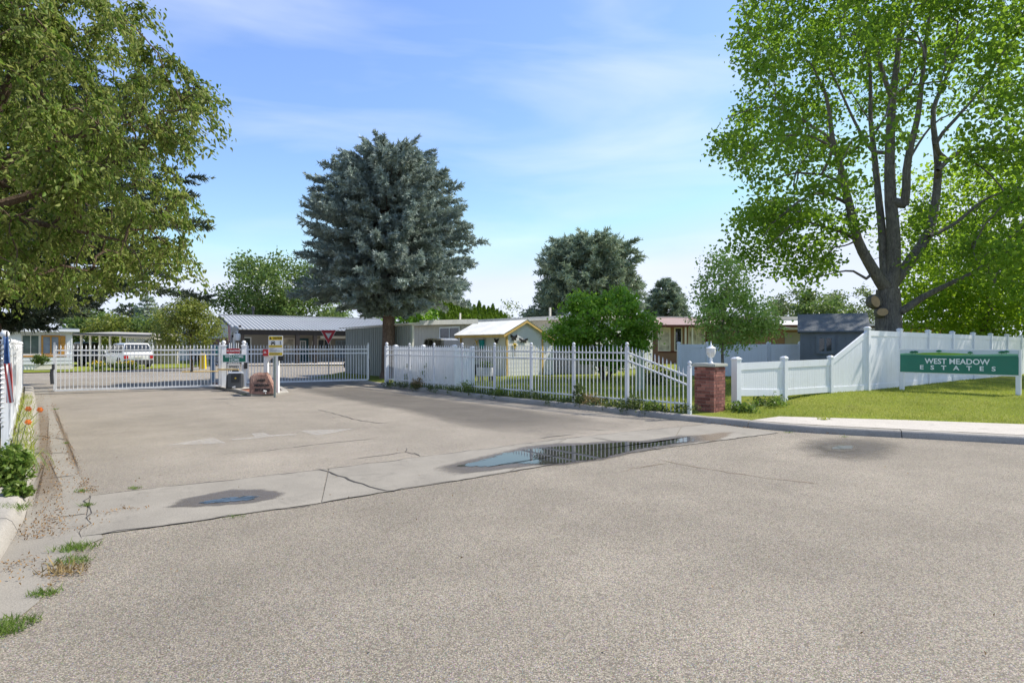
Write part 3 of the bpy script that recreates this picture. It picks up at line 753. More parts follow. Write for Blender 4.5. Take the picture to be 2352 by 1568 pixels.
o = leaves('leaf_litter', 'litter', None, np.array(lp), .022, .5, 0, 2.); tag(o, kind='stuff')
# ------------------------------------------------------------------ metal picket fences and gates
def post(parent, p, z0, z1, wd=.065, ball=.042, name='post'):
    b = MB().box((p[0], p[1], (z0+z1)/2), (wd, wd, z1-z0), math.atan2(DE.y, DE.x)).build(name, 'white', parent)
    MB().lathe([(wd*.72, z1), (wd*.72, z1+.014), (wd*.36, z1+.02), (wd*.3, z1+.034)] + [(ball*math.sin(PI*(.12+.86*i/8)), z1+.034+ball*(.93-math.cos(PI*(.12+.86*i/8)))) for i in range(9)], (p[0], p[1], 0), 12).build('finial', 'white', b, True)
    return b
def pickets(parent, a, b, z0, ztop, rails, gap=.115, wd=.016, name='picket_panel', rz=None, skip_ends=.05, m='white', railh=.034):
    "bars with spear tips between two ground points; ztop and rails may slope"
    a, b = S2(a), S2(b); L_ = (b-a).length; n = max(2, int(round((L_-2*skip_ends)/gap))); mb = MB(); ang = math.atan2((b-a).y, (b-a).x)
    R = Matrix.Rotation(ang, 3, 'Z')
    for i in range(n+1):
        t = (skip_ends+(L_-2*skip_ends)*i/n)/L_; q = a.lerp(b, t); zt = ztop(t) if callable(ztop) else ztop
        zb = z0(t) if callable(z0) else z0
        mb.box((q.x, q.y, (zb+zt-.10)/2), (wd, wd, zt-.10-zb), m=R)
        mb.tube([(q.x, q.y, zt-.105), (q.x, q.y, zt-.085), (q.x, q.y, zt-.06), (q.x, q.y, zt)], [wd*.75, wd*1.05, wd*.95, .003], 4)
    for r in rails:
        za, zb = r if isinstance(r, tuple) else (r, r)
        d = (b-a).normalized()*.0; hw = wd*.5+.006; nn = Vector((-(b-a).y, (b-a).x)).normalized()*hw
        pa, pb = a+d, b-d
        mb.hull8([(pa.x-nn.x, pa.y-nn.y, za-railh/2), (pb.x-nn.x, pb.y-nn.y, zb-railh/2), (pb.x+nn.x, pb.y+nn.y, zb-railh/2), (pa.x+nn.x, pa.y+nn.y, za-railh/2),
                  (pa.x-nn.x, pa.y-nn.y, za+railh/2), (pb.x-nn.x, pb.y-nn.y, zb+railh/2), (pb.x+nn.x, pb.y+nn.y, zb+railh/2), (pa.x+nn.x, pa.y+nn.y, za+railh/2)])
    return mb.build(name, m, parent)
F0 = Vector((-4.62, 21.7)); FD = Vector((.662, -.7495))
fence = thing('picket_fence', 'long white metal picket fence with ball topped posts and a sloping end bay', 'fence', (F0.x, F0.y, .1))
ppx = [888.3, 940.5, 997, 1062, 1136, 1220.3, 1317.8, 1440.2, 1584]
pp = [hit(u, F0, FD) for u in ppx]
for i, q in enumerate(pp): post(fence, q, .02, 1.50 if i < 8 else 1.10, .065 if i else .12, .042 if i else .06)
for i in range(8):
    if i < 7: pickets(fence, pp[i], pp[i+1], .13, 1.54, [.30, 1.19, 1.37])
    else: pickets(fence, pp[i], pp[i+1], .13, lambda t: 1.54-.52*t-.06*math.sin(PI*t)*-1, [.32, (1.20, .70), (1.38, .88)], gap=.098)
# left fence, seen nearly end on
A0 = S2(G(11, 1061, .1)); A1 = Vector((X(50, 19.5), 19.5)); AD = (A1-A0).normalized()
lf = thing('picket_fence', 'white metal picket fence seen nearly end on beside the left gutter', 'fence', (A0.x, A0.y, .1))
nb = 7; lp_ = [A0.lerp(A1, i/nb) for i in range(nb+1)]
for i, q in enumerate(lp_): post(lf, q, .03, 1.60 if i == 0 else 1.52, .07, .05)
for i in range(nb): pickets(lf, lp_[i], lp_[i+1], .10, lambda t: 1.60-.05*math.sin(PI*t), [.28, 1.22, 1.40], gap=.105, wd=.022)
# gate leaves
def gate(a, b, za, label, dark):
    a, b = S2(a), S2(b); t = thing('driveway_gate', label, 'gate', (a.x, a.y, 0)); d = (b-a).normalized()
    for k, q in enumerate((a, b)):
        e = MB().box((q.x, q.y, (za+1.56)/2), (.055, .055, 1.56-za), math.atan2(d.y, d.x)).build('end_post', 'white', t)
        MB().lathe([(.035, 1.56), (.035, 1.57), (.014, 1.58)]+[(.03*math.sin(PI*(.15+.83*i/6)), 1.61-.03*math.cos(PI*(.15+.83*i/6))) for i in range(7)], (q.x, q.y, 0), 10).build('finial', 'white', e, True)
    pickets(t, a, b, za+.02, 1.55, [1.22, 1.38], gap=.108, wd=.018, railh=.045)
    nn = Vector((-d.y, d.x))*.022; p, q = a, b
    MB().hull8([(p.x-nn.x, p.y-nn.y, za-.03), (q.x-nn.x, q.y-nn.y, za-.03), (q.x+nn.x, q.y+nn.y, za-.03), (p.x+nn.x, p.y+nn.y, za-.03), (p.x-nn.x, p.y-nn.y, za+.03), (q.x-nn.x, q.y-nn.y, za+.03), (q.x+nn.x, q.y+nn.y, za+.03), (p.x+nn.x, p.y+nn.y, za+.03)]).build('bottom_rail', 'white', t)
    e = a if dark == 0 else b; s = -1 if dark == 0 else 1
    c = e+d*s*.05-Vector((-d.y, d.x))*.03
    if dark == 0: MB().tube([(c.x, c.y, .32), (c.x-.02, c.y, .6), (c.x-.01, c.y, .78), (c.x+.03, c.y, .80), (c.x+.03, c.y, .95)], [.05, .05, .045, .04, .04], 8).build('safety_edge', 'box dark', t, True)
    else: MB().tube([(c.x, c.y, .16), (c.x+.02, c.y, .5), (c.x, c.y, .8), (c.x-.03, c.y, 1.0)], [.018, .02, .018, .012], 6).build('safety_edge', 'box dark', t, True)
    return t
gA, gB = (X(125, 18.5), 18.5), (X(505, 20.8), 20.8)
gC, gD = (X(567, 21.8), 21.8), (X(845.5, 23.8), 23.8)
gate(gA, gB, .12, 'white picket gate leaf with a black rubber edge at its outer end', 0)
gate(gC, gD, .15, 'white picket gate leaf behind the boulder and caution sign, blocking the exit lane', 1)
# kerbed island
isl = [S2(G(*q)) for q in ((468, 884.5), (500, 891.5), (540, 900.5), (577, 910.5), (627, 908.5), (663, 904.5), (648, 893), (610, 884), (560, 880.5), (505, 880.5))]
ic = sum(isl, Vector((0, 0)))/len(isl)
mb = MB(); n = len(isl)
rings = [(1.0, -.02), (1.0, .06), (.985, .095), (.97, .10), (.86, .10), (.86, .06)]
vs = []; fs = []
for k, z in rings:
    for q in isl: p = ic+(q-ic)*k; vs.append((p.x, p.y, z))
for j in range(len(rings)-1):
    for i in range(n): fs.append((j*n+i, j*n+(i+1) % n, (j+1)*n+(i+1) % n, (j+1)*n+i))
mb.add(vs, fs); tag(mb.build('island_curb', 'curb'), kind='structure')
isd = [ic+(q-ic)*.87 for q in isl]
sheet('island_soil', isd, .07, 'mulch')
sheet('island_pad', [S2(G(490, 886, .1)), S2(G(545, 894, .1)), S2(G(585, 890, .1)), S2(G(575, 882, .1)), S2(G(515, 882, .1))], .098, 'walk')
# gate posts
for k, (px, y, lb_) in enumerate(((513.8, 20.45, 'stout white gate post with ball finial at the entry leaf, beside the grey gate operator'), (560.2, 20.9, 'stout white gate post with ball finial and a small black reader, between operator and boulder'))):
    c = (X(px, y), y); t = thing('gate_post', lb_, 'post', (*c, .1), 0, 'pair of gate posts on the island')
    ang = math.atan2(2.4, 4.05)
    MB().box((*c, .80), (.145, .145, 1.42), ang).build('shaft', 'vinyl', t)
    MB().box((*c, 1.525), (.185, .185, .03), ang).box((*c, 1.547), (.15, .15, .014), ang).build('cap', 'vinyl', t)
    MB().lathe([(.05, 1.555), (.035, 1.57)]+[(.073*math.sin(PI*(.14+.84*i/9)), 1.635-.073*math.cos(PI*(.14+.84*i/9))) for i in range(10)], (*c, 0), 16).build('ball', 'vinyl', t, True)
    if k: MB().box((c[0]+.10, c[1]-.08, .82), (.11, .07, .22), ang).build('card_reader', 'black', t)
gdir = Vector((4.05, 2.4, 0)).normalized(); gface = Vector((gdir.y, -gdir.x, 0))
def board(name, label, cat, u0, u1, v0, v1, Y, m, border='vinyl', bw=.018, rz=None, right=None):
    "flat sign board from its picture extent, standing in a vertical plane at depth Y"
    c = P((u0+u1)/2, (v0+v1)/2, Y); wd = (u1-u0)/F*Y; ht = (v1-v0)/F*Y; r = Vector(right or (1, 0, 0)).normalized()
    wd = wd/max(.3, abs(r.x)-r.y*c.x/Y); t = thing(name, label, cat, c)
    fwd = Vector((r.y, -r.x, 0)); R = Matrix((r, -fwd, (0, 0, 1))).transposed()
    MB().box(c, (wd, .012, ht), m=R).build('backing', border, t)
    MB().box(c+fwd*.008, (wd-2*bw, .006, ht-2*bw), m=R).build('face', m, t)
    return t, c, r, fwd, wd, ht
t, c, r, f_, wd, ht = board('welcome_sign', 'green welcome home sign with white letters fixed across the two gate posts', 'sign', 511, 565.5, 813.8, 832, 20.2, 'welcome', right=(.95, .2, 0))
text_mesh('lettering', 'WELCOME', .125, 'letter', t, plane_mtx(c+f_*.013+Vector((0, 0, .058)), r), fit=wd*.78, offset=.002)
text_mesh('lettering', 'HOME', .125, 'letter', t, plane_mtx(c+f_*.013+Vector((0, 0, -.058)), r), fit=wd*.42, offset=.002)
t, c, r, f_, wd, ht = board('no_soliciting_sign', 'small red no soliciting sign above the green welcome sign', 'sign', 519.8, 551.2, 799.8, 811.6, 20.3, 'red sign', bw=.006, right=(.95, .2, 0))
text_mesh('lettering', 'NO SOLICITING', .07, 'letter', t, plane_mtx(c+f_*.013, r), fit=wd*.92, offset=.003)
t, c, r, f_, wd, ht = board('speed_sign', 'small white speed sign with black letters below the green welcome sign', 'sign', 522.5, 552, 833.6, 849.5, 20.35, 'vinyl', 'black', .008, right=(.95, .2, 0))
text_mesh('lettering', 'SPEED', .095, 'black', t, plane_mtx(c+f_*.013+Vector((0, 0, -.01)), r), fit=wd*.78, offset=.003)
for s in (-1, 1):                                                          # thin rails that carry the small signs
    pass
rail = thing('sign_bracket', 'slim white bars between the gate posts that carry the small signs', 'bracket', (X(536, 20.6), 20.6, .1))
mb = MB()
for u in (527, 531.5, 543, 547.5): mb.box((X(u, 20.62), 20.62, .87), (.018, .018, 1.5))
mb.build('upright', 'white', rail)
for z in (.30, 1.22, 1.38): MB().tube([(X(514, 20.52), 20.52, z), (X(560, 20.9), 20.9, z)], .016, 6).build('crossbar', 'white', rail)
# gate operator
oc = Vector((X(541, 19.85), 19.85, .1)); t = thing('gate_operator', 'dark grey plastic gate operator box with a paler lid on the island', 'gate operator', oc, math.atan2(2.0, 4.05))
Rz = Matrix.Rotation(math.atan2(1.2, 4.05), 3, 'Z')
def taper(c, a, b, h, z0, R):
    return [Vector(c)+R @ Vector(q) for q in ((-a[0]/2, -a[1]/2, z0), (a[0]/2, -a[1]/2, z0), (a[0]/2, a[1]/2, z0), (-a[0]/2, a[1]/2, z0), (-b[0]/2, -b[1]/2, z0+h), (b[0]/2, -b[1]/2, z0+h), (b[0]/2, b[1]/2, z0+h), (-b[0]/2, b[1]/2, z0+h))]
bo = MB().hull8(taper(oc, (.52, .42), (.47, .36), .50, 0, Rz)).build('housing', 'box grey', t)
bm = bmesh.new(); bm.from_mesh(bo.data); bmesh.ops.bevel(bm, geom=bm.edges[:], offset=.035, segments=3, affect='EDGES'); bm.to_mesh(bo.data); bm.free()
MB().hull8(taper(oc, (.46, .36), (.38, .26), .05, .50, Rz)).build('lid', 'alu', t)
MB().hull8(taper(oc+Rz @ Vector((0, -.01, 0)), (.22, .18), (.18, .14), .05, .55, Rz)).build('lid_cap', 'box dark', t)
MB().hull8([oc+Rz @ Vector(q) for q in ((-.10, -.222, .20), (.15, -.222, .20), (.14, -.19, .21), (-.09, -.19, .21), (-.11, -.202, .46), (.16, -.202, .46), (.15, -.17, .45), (-.10, -.17, .45))]).build('access_door', 'box dark', t)
MB().box(oc+Rz @ Vector((.03, -.219, .34)), (.045, .008, .045), m=Rz).build('badge', 'yellow', t)
MB().hull8([oc+Rz @ Vector(q) for q in ((-.268, -.20, .0), (-.20, -.213, .0), (-.20, -.20, 0), (-.262, -.19, 0), (-.25, -.185, .44), (-.21, -.195, .40), (-.21, -.18, .40), (-.245, -.175, .44))]).build('side_groove', 'box dark', t)
# swing arm between operator and gate leaf
t = thing('swing_actuator', 'thin yellow painted swing actuator reaching from the operator along the entry leaf', 'gate actuator', P(548, 850, 20.3))
MB().tube([P(548, 848.5, 20.2), P(500, 848.2, 20.35)], .028, 6).build('short_link', 'shed trim', t)
MB().tube([P(502, 852.5, 20.3), P(418, 853.5, 19.9)], .022, 6).build('long_link', 'shed trim', t)
MB().box(P(440, 851.5, 19.95), (.07, .05, .06)).build('hinge', 'box dark', t)
# carved boulder
Yb = 17.75; t = thing('carved_boulder', 'reddish sandstone boulder carved with black place name letters, on the island mulch', 'boulder', (X(602, Yb), Yb, .09))
out = [(575, 903), (573, 884), (574.5, 866), (581, 858), (592, 856), (603, 857.5), (612, 857), (616, 863), (622, 877), (628.5, 893), (629, 904), (600, 905)]
rgt = Vector((.97, .24, 0)).normalized(); bk = Vector((-rgt.y, rgt.x, 0))
def bp(u, v, dep): return Vector((X(602, Yb), Yb, 0))+rgt*(X(u, Yb)-X(602, Yb))+bk*(dep+(.18*(Z(v, Yb)-.1)))+Vector((0, 0, Z(v, Yb)))
bm = bmesh.new(); n = len(out); lay = []
for dep, k in ((.0, .86), (.05, 1.0), (.20, 1.0), (.34, .95), (.42, .70)):
    lay.append([bm.verts.new(bp(602+(u-602)*k, 884+(v-884)*(k if v < 890 else 1), dep)+Vector(RNG.normal(size=3)*(.012 if dep > 0 else .003))) for (u, v) in out])
bm.faces.new(lay[0][::-1]); bm.faces.new(lay[-1])
for j in range(4):
    for i in range(n): bm.faces.new((lay[j][i], lay[j][(i+1) % n], lay[j+1][(i+1) % n], lay[j+1][i]))
bmesh.ops.triangulate(bm, faces=[f for f in bm.faces if len(f.verts) > 4]); bmesh.ops.subdivide_edges(bm, edges=bm.edges[:], cuts=2)
for v in bm.verts:
    q = v.co-bp(602, 884, .2); dd = (v.co-bp(602, 884, 0)).dot(bk)
    if dd > .03+.0: v.co += Vector((math.sin(v.co.x*19+v.co.z*13), math.cos(v.co.y*17+v.co.z*9), math.sin(v.co.z*23+v.co.x*7)))*.009
bmesh.ops.recalc_face_normals(bm, faces=bm.faces)
me = bpy.data.meshes.new('stone'); bm.to_mesh(me); bm.free(); me.transform(WM[t.name].inverted()); me.materials.append(M['boulder'])
so_ = bpy.data.objects.new('stone', me); COL.objects.link(so_); so_.parent = t
upv = (Vector((0, 0, 1))+bk*.18).normalized()
for tx, v, wfit, u in (('WEST', 874, .27, 599), ('MEADOW', 885, .43, 601), ('ESTATES', 895.5, .43, 602.5)):
    text_mesh('lettering', tx, .105, 'black', t, plane_mtx(bp(u, v, -.006), rgt-Vector((0, 0, .02)), upv), fit=wfit, extrude=.006, offset=.004)
t = thing('spotlight', 'small pale ground spotlight aimed at the carved boulder', 'spotlight', G(610, 905, .08))
b0 = G(610, 904, .09)
MB().tube([b0+Vector((0, 0, 0)), b0+Vector((0, 0, .07))], .012, 6).build('stake', 'vinyl', t)
MB().tube([b0+Vector((-.05, -.04, .08)), b0+Vector((.02, .02, .07))], [.036, .022], 10).build('lamp_head', 'lamp grey', t, True)
t = thing('spotlight', 'small pale ground spotlight in front of the grey gate operator', 'spotlight', G(538, 893, .1))
b0 = G(538, 893.5, .1)
MB().tube([b0, b0+Vector((0, 0, .05))], .012, 6).build('stake', 'vinyl', t)
MB().tube([b0+Vector((-.05, -.03, .055)), b0+Vector((.03, .02, .07))], [.022, .034], 10).build('lamp_head', 'lamp grey', t, True)
# keypad stand
t = thing('keypad_stand', 'white square pedestal with a chamfered arm and black keypad behind the caution sign', 'keypad stand', G(636, 899, .1))
kb = G(636, 899.5, .1)
MB().box((kb.x, kb.y, .72), (.125, .125, 1.30)).build('pedestal', 'vinyl', t)
lb2 = Vector((X(612, 18.7), 18.7, 0))
MB().box((lb2.x, lb2.y, .55), (.115, .115, .95)).build('pedestal', 'vinyl', t)
MB().prism([(lb2.x-.057, lb2.y-.05, 1.02), (lb2.x+.06, lb2.y-.05, 1.02), (lb2.x+.16, lb2.y-.05, 1.13), (kb.x-.06, kb.y-.05, 1.13), (kb.x-.06, kb.y-.05, 1.26), (lb2.x+.04, lb2.y-.05, 1.26), (lb2.x-.057, lb2.y-.05, 1.18)], (0, .1, 0)).build('arm', 'vinyl', t)
MB().box((kb.x+.13, kb.y-.02, 1.17), (.13, .10, .21), .25).build('keypad', 'black', t)
rs = MB().box((lb2.x+.015, lb2.y-.085, 1.31), (.17, .05, .21)).build('notice_box', 'red sign', t)
MB().box((lb2.x+.0, lb2.y-.114, 1.335), (.06, .006, .02)).box((lb2.x+.0, lb2.y-.114, 1.295), (.09, .006, .015)).build('notice_mark', 'letter', rs)
# caution sign
Yc = 17.35; cb = Vector((X(631, Yc), Yc, 0)); t = thing('caution_sign', 'yellow and white caution sign on a grey steel post in front of the boulder', 'sign', cb)
MB().box((cb.x, cb.y, .66), (.062, .03, 1.36)).build('post', 'galv', t)
cc = P(633, 794, Yc-.03); W_, H_ = .425, .60
def rrect(c, w, h, r, n=5):
    o = []
    for (sx, sz, a0) in ((1, 1, 0), (-1, 1, 90), (-1, -1, 180), (1, -1, 270)):
        for i in range(n+1):
            a = math.radians(a0+90*i/n); o.append((c[0]+sx*(w/2-r)+r*math.cos(a), c[1], c[2]+sz*(h/2-r)+r*math.sin(a)))
    return o
pn = MB().prism(rrect(cc, W_, H_, .03), (0, .012, 0)).build('sign_panel', 'vinyl', t)
def cbox(u0, u1, v0, v1, m, nm, y=-.004, par=None):
    return MB().box((cc.x+W_*((u0+u1)/2-.5), cc.y+y, cc.z+H_*(.5-(v0+v1)/2)), (W_*(u1-u0), .006, H_*(v1-v0))).build(nm, m, par or pn)
cbox(.04, .96, .04, .215, 'yellow', 'band'); cbox(.04, .96, .47, .575, 'yellow', 'band'); cbox(.04, .96, .83, .965, 'yellow', 'band')
text_mesh('lettering', 'CAUTION', .085, 'black', t, plane_mtx((cc.x+.055, cc.y-.010, cc.z+H_*.372), (1, 0, 0)), fit=.26, offset=.003)
q = (cc.x-.145, cc.y-.009, cc.z+H_*.372); MB().prism([(q[0]-.037, q[1], q[2]-.033), (q[0]+.037, q[1], q[2]-.033), (q[0], q[1], q[2]+.037)], (0, .004, 0)).build('warning_triangle', 'black', pn)
q = (cc.x-.075, cc.y-.006, cc.z+H_*.145)
mb = MB().box((q[0], q[1], q[2]-.005), (.125, .006, .05)).prism([(q[0]-.05, q[1], q[2]+.02), (q[0]+.05, q[1], q[2]+.02), (q[0]+.036, q[1], q[2]+.055), (q[0]-.036, q[1], q[2]+.055)], (0, .006, 0)).box((q[0]-.045, q[1], q[2]-.045), (.028, .006, .035)).box((q[0]+.045, q[1], q[2]-.045), (.028, .006, .035))
mb.build('car_symbol', 'black', pn)
MB().box((q[0], q[1]-.004, q[2]+.035), (.055, .004, .022)).box((q[0]-.043, q[1]-.004, q[2]-.002), (.02, .004, .014)).box((q[0]+.043, q[1]-.004, q[2]-.002), (.02, .004, .014)).build('car_symbol_gap', 'vinyl', pn)
MB().box((cc.x+.143, cc.y-.006, cc.z+H_*.14), (.016, .006, .105)).build('bar_symbol', 'black', pn)
mb = MB()
for (v, ws, m0) in ((.522, (.06, .10, .08, .05, .04), 0), (.875, (.08, .05, .11, .06), 0), (.925, (.05, .08, .06, .07), 0)):
    x = cc.x-W_*.40
    for k in ws: mb.box((x+k/2, cc.y-.009, cc.z+H_*(.5-v)), (k*.86, .004, .014)); x += k
for v, k in ((.61, .17), (.66, .12), (.70, .22), (.745, .31), (.785, .20)): mb.box((cc.x-W_*.42+k/2, cc.y-.004, cc.z+H_*(.5-v)), (k, .006, .006))
mb.build('small_print', 'box grey', pn)
# yield sign behind the right leaf
Yy = 27.2; yb = Vector((X(754.5, Yy), Yy, 0)); t = thing('yield_sign', 'red and white triangular yield sign on a thin post behind the exit leaf', 'sign', yb)
MB().box((yb.x, yb.y+.03, .85), (.05, .04, 1.75)).build('post', 'box grey', t)
def tri(k, dy): return [(yb.x+X(754.5+(u-754.5)*k, Yy)-X(754.5, Yy), yb.y-dy, Z(768.8+(v-768.8)*k, Yy)) for u, v in ((736, 757.6), (773, 757.6), (754.5, 791.5))]
MB().prism(tri(1.0, .0), (0, .01, 0)).build('backing', 'vinyl', t)
MB().prism(tri(.93, .006), (0, .006, 0)).build('red_border', 'yield red', t)
MB().prism(tri(.40, .012), (0, .006, 0)).build('white_centre', 'vinyl', t)
text_mesh('lettering', 'YIELD', .085, 'yield red', t, plane_mtx((yb.x, yb.y-.015, Z(764.5, Yy)), (1, 0, 0)), fit=.20, offset=.002)
# white lamp post and flag pole beside the gate posts
Yl = 23.0; b0 = Vector((X(537.5, Yl), Yl, 0)); t = thing('lamp_post', 'white lamp post with a rounded white lantern rising behind the no soliciting sign', 'lamp', b0)
MB().box((b0.x, b0.y, .92), (.075, .075, 1.85)).build('post', 'vinyl', t)
c = P(545, 774, Yl-.1); MB().lathe([(.06, -.145), (.10, -.12), (.115, -.02), (.118, .08), (.10, .13), (.05, .145)], c, 14).build('lantern', 'vinyl', t, True)
MB().tube([(b0.x, b0.y, 1.62), (b0.x, b0.y, 2.02), (c.x, c.y, c.z+.22), (c.x, c.y, c.z+.13)], .022, 6).build('arm', 'vinyl', t)
MB().box((b0.x+.05, b0.y, 2.12), (.20, .14, .13)).prism([(b0.x-.08, b0.y-.09, 2.18), (b0.x+.18, b0.y-.09, 2.18), (b0.x+.05, b0.y-.09, 2.30)], (0, .18, 0)).build('bird_box', 'wall light', t)
Yl = 23.6; b0 = Vector((X(530.5, Yl), Yl, 0)); t = thing('flag_pole', 'thin pole with a furled red striped flag rising beside the white lamp post', 'flag', b0)
MB().tube([(b0.x, b0.y, 0), (b0.x, b0.y, 2.4)], .016, 8).build('pole', 'vinyl', t)
mb = MB(); mr_ = MB()
for k in range(7):
    x0 = b0.x-.10+.016*k
    pr = [(x0, b0.y-.03-.012*math.sin(k*2.1), 2.36-.012*k), (x0+.016, b0.y-.03-.012*math.sin(k*2.1+2.1), 2.36-.012*k-.012), (x0+.016+.01*math.sin(k), b0.y-.03, 1.66+.015*k), (x0+.005, b0.y-.03, 1.66+.015*k)]
    (mr_ if k % 2 else mb).prism(pr, (0, .006, 0))
mr_.build('red_stripes', 'flag red', t); mb.build('white_stripes', 'flag white', t)
# flag on first post of left fence
q0 = A0+Vector((.05, -.03)); t = thing('flag', 'limp stars and stripes flag hanging from the ball topped post at the left picture edge', 'flag', (q0.x, q0.y, .9))
Yf = q0.y
MB().tube([(q0.x, Yf, 1.35), (q0.x+.01, Yf-.01, 1.72)], .009, 6).build('stick', 'black', t)
def drape(cols, z0, z1, w0, w1, x0, x1, nm, m, ph=0.):
    mb = MB(); rows = 9; nn = 10
    vs = []
    for i in range(rows):
        f = i/(rows-1); z = z0+(z1-z0)*f; wd_ = w0+(w1-w0)*f; xx = x0+(x1-x0)*f
        for j in range(nn):
            g = j/(nn-1); vs.append((xx+wd_*(g-.5), Yf-.05+.022*math.sin(g*9+ph+f*2), z-.02*math.sin(g*PI)))
    fs = []; rr = []
    for i in range(rows-1):
        for j in range(nn-1):
            if j % cols[1] == cols[0] or cols[1] == 1: fs.append((i*nn+j, i*nn+j+1, (i+1)*nn+j+1, (i+1)*nn+j))
    off = len(vs); vs2 = vs+[(x, y+.004, z) for x, y, z in vs]
    mb.add(vs2, fs+[tuple(off+k for k in f[::-1]) for f in fs]); return mb.build(nm, m, t)
drape((0, 1), 1.66, 1.34, .05, .085, q0.x+.02, q0.x+.045, 'blue_canton', 'flag blue')
drape((0, 2), 1.34, .86, .085, .12, q0.x+.045, q0.x+.085, 'red_stripes', 'flag red'); drape((1, 2), 1.34, .86, .085, .12, q0.x+.045, q0.x+.085, 'white_stripes', 'flag white')
mb = MB(); hp = [(A0.x-.03+.05*math.cos(i*.9), A0.y-.05+.04*math.sin(i*.9), .55+i*.0085) for i in range(120)]
mb.tube(hp, .011, 5); tag(mb.build('garland', 'alu', None, True), 'silvery twisted garland wound round the first post of the left fence', 'garland')
# ------------------------------------------------------------------ brick pillar and lantern
pc = Vector((4.33, 12.6)); e1 = Vector((-.66, .751)); e2 = Vector((.751, .66)); sz = .47
t = thing('brick_pillar', 'square red brick pillar with a grey stone cap at the end of the picket fence', 'pillar', (*(pc+e1*sz/2+e2*sz/2), .1))
pf = lambda a, b, z: Vector((pc.x+e1.x*a+e2.x*b, pc.y+e1.y*a+e2.y*b, z))
MB().fbox(pf, .012, sz-.012, .012, sz-.012, .05, 1.07).build('mortar_core', 'mortar', t)
mb = MB(); ch = .073
for c_ in range(14):
    z0 = .055+c_*ch; z1 = z0+ch-.011; sh = c_ % 2; cuts_ = [0, .20, .41, sz] if sh else [0, .10, .31, sz]
    for i in range(3):
        a0, a1 = cuts_[i]+(.005 if i else 0), cuts_[i+1]-(.005 if i < 2 else 0); j = lambda: random.uniform(-.003, .003)
        mb.fbox(pf, a0, a1, 0+j(), .06, z0, z1)                   # face towards the road
        mb.fbox(pf, a0, a1, sz-.06, sz+j(), z0, z1)
        b0_, b1_ = max(a0, .063), min(a1, sz-.063)
        if b1_-b0_ > .02:
            mb.fbox(pf, 0+j(), .06, b0_, b1_, z0, z1); mb.fbox(pf, sz-.06, sz+j(), b0_, b1_, z0, z1)
mb.build('brickwork', 'brick', t)
cp = MB().fbox(pf, -.045, sz+.045, -.045, sz+.045, 1.08, 1.145).build('capstone', 'capstone', t)
bm = bmesh.new(); bm.from_mesh(cp.data); bmesh.ops.bevel(bm, geom=bm.edges[:], offset=.012, segments=2, affect='EDGES'); bm.to_mesh(cp.data); bm.free()
pcx = pf(sz/2, sz/2, 0); lc_ = Vector((X(1633, pcx.y), pcx.y, 1.147))
t = thing('pillar_lantern', 'white urn shaped lantern with a pointed finial on top of the brick pillar', 'lantern', lc_)
MB().lathe([(.062, 0), (.060, .015), (.035, .035), (.024, .06), (.04, .085), (.028, .105), (.03, .13), (.06, .15)], lc_, 14).build('stem', 'vinyl', t, True)
gl = MB().lathe([(.055, .145), (.085, .19), (.105, .25), (.108, .30), (.098, .345)], lc_, 14).build('glass_globe', 'lamp glass', t, True)
mb = MB()
for k in range(6):
    a = 2*PI*k/6; d = Vector((math.cos(a), math.sin(a), 0)); mb.tube([lc_+d*.058+Vector((0, 0, .145)), lc_+d*.09+Vector((0, 0, .19)), lc_+d*.111+Vector((0, 0, .25)), lc_+d*.112+Vector((0, 0, .30)), lc_+d*.10+Vector((0, 0, .35))], .006, 5)
mb.build('cage', 'vinyl', t, True)
MB().lathe([(.115, .345), (.118, .358), (.085, .385), (.05, .405), (.045, .42), (.022, .43), (.026, .45), (.010, .465), (.016, .485), (.003, .53)], lc_, 14).build('hood', 'vinyl', t, True)
for o_ in t.children: o_.scale = (.9, .9, .92)
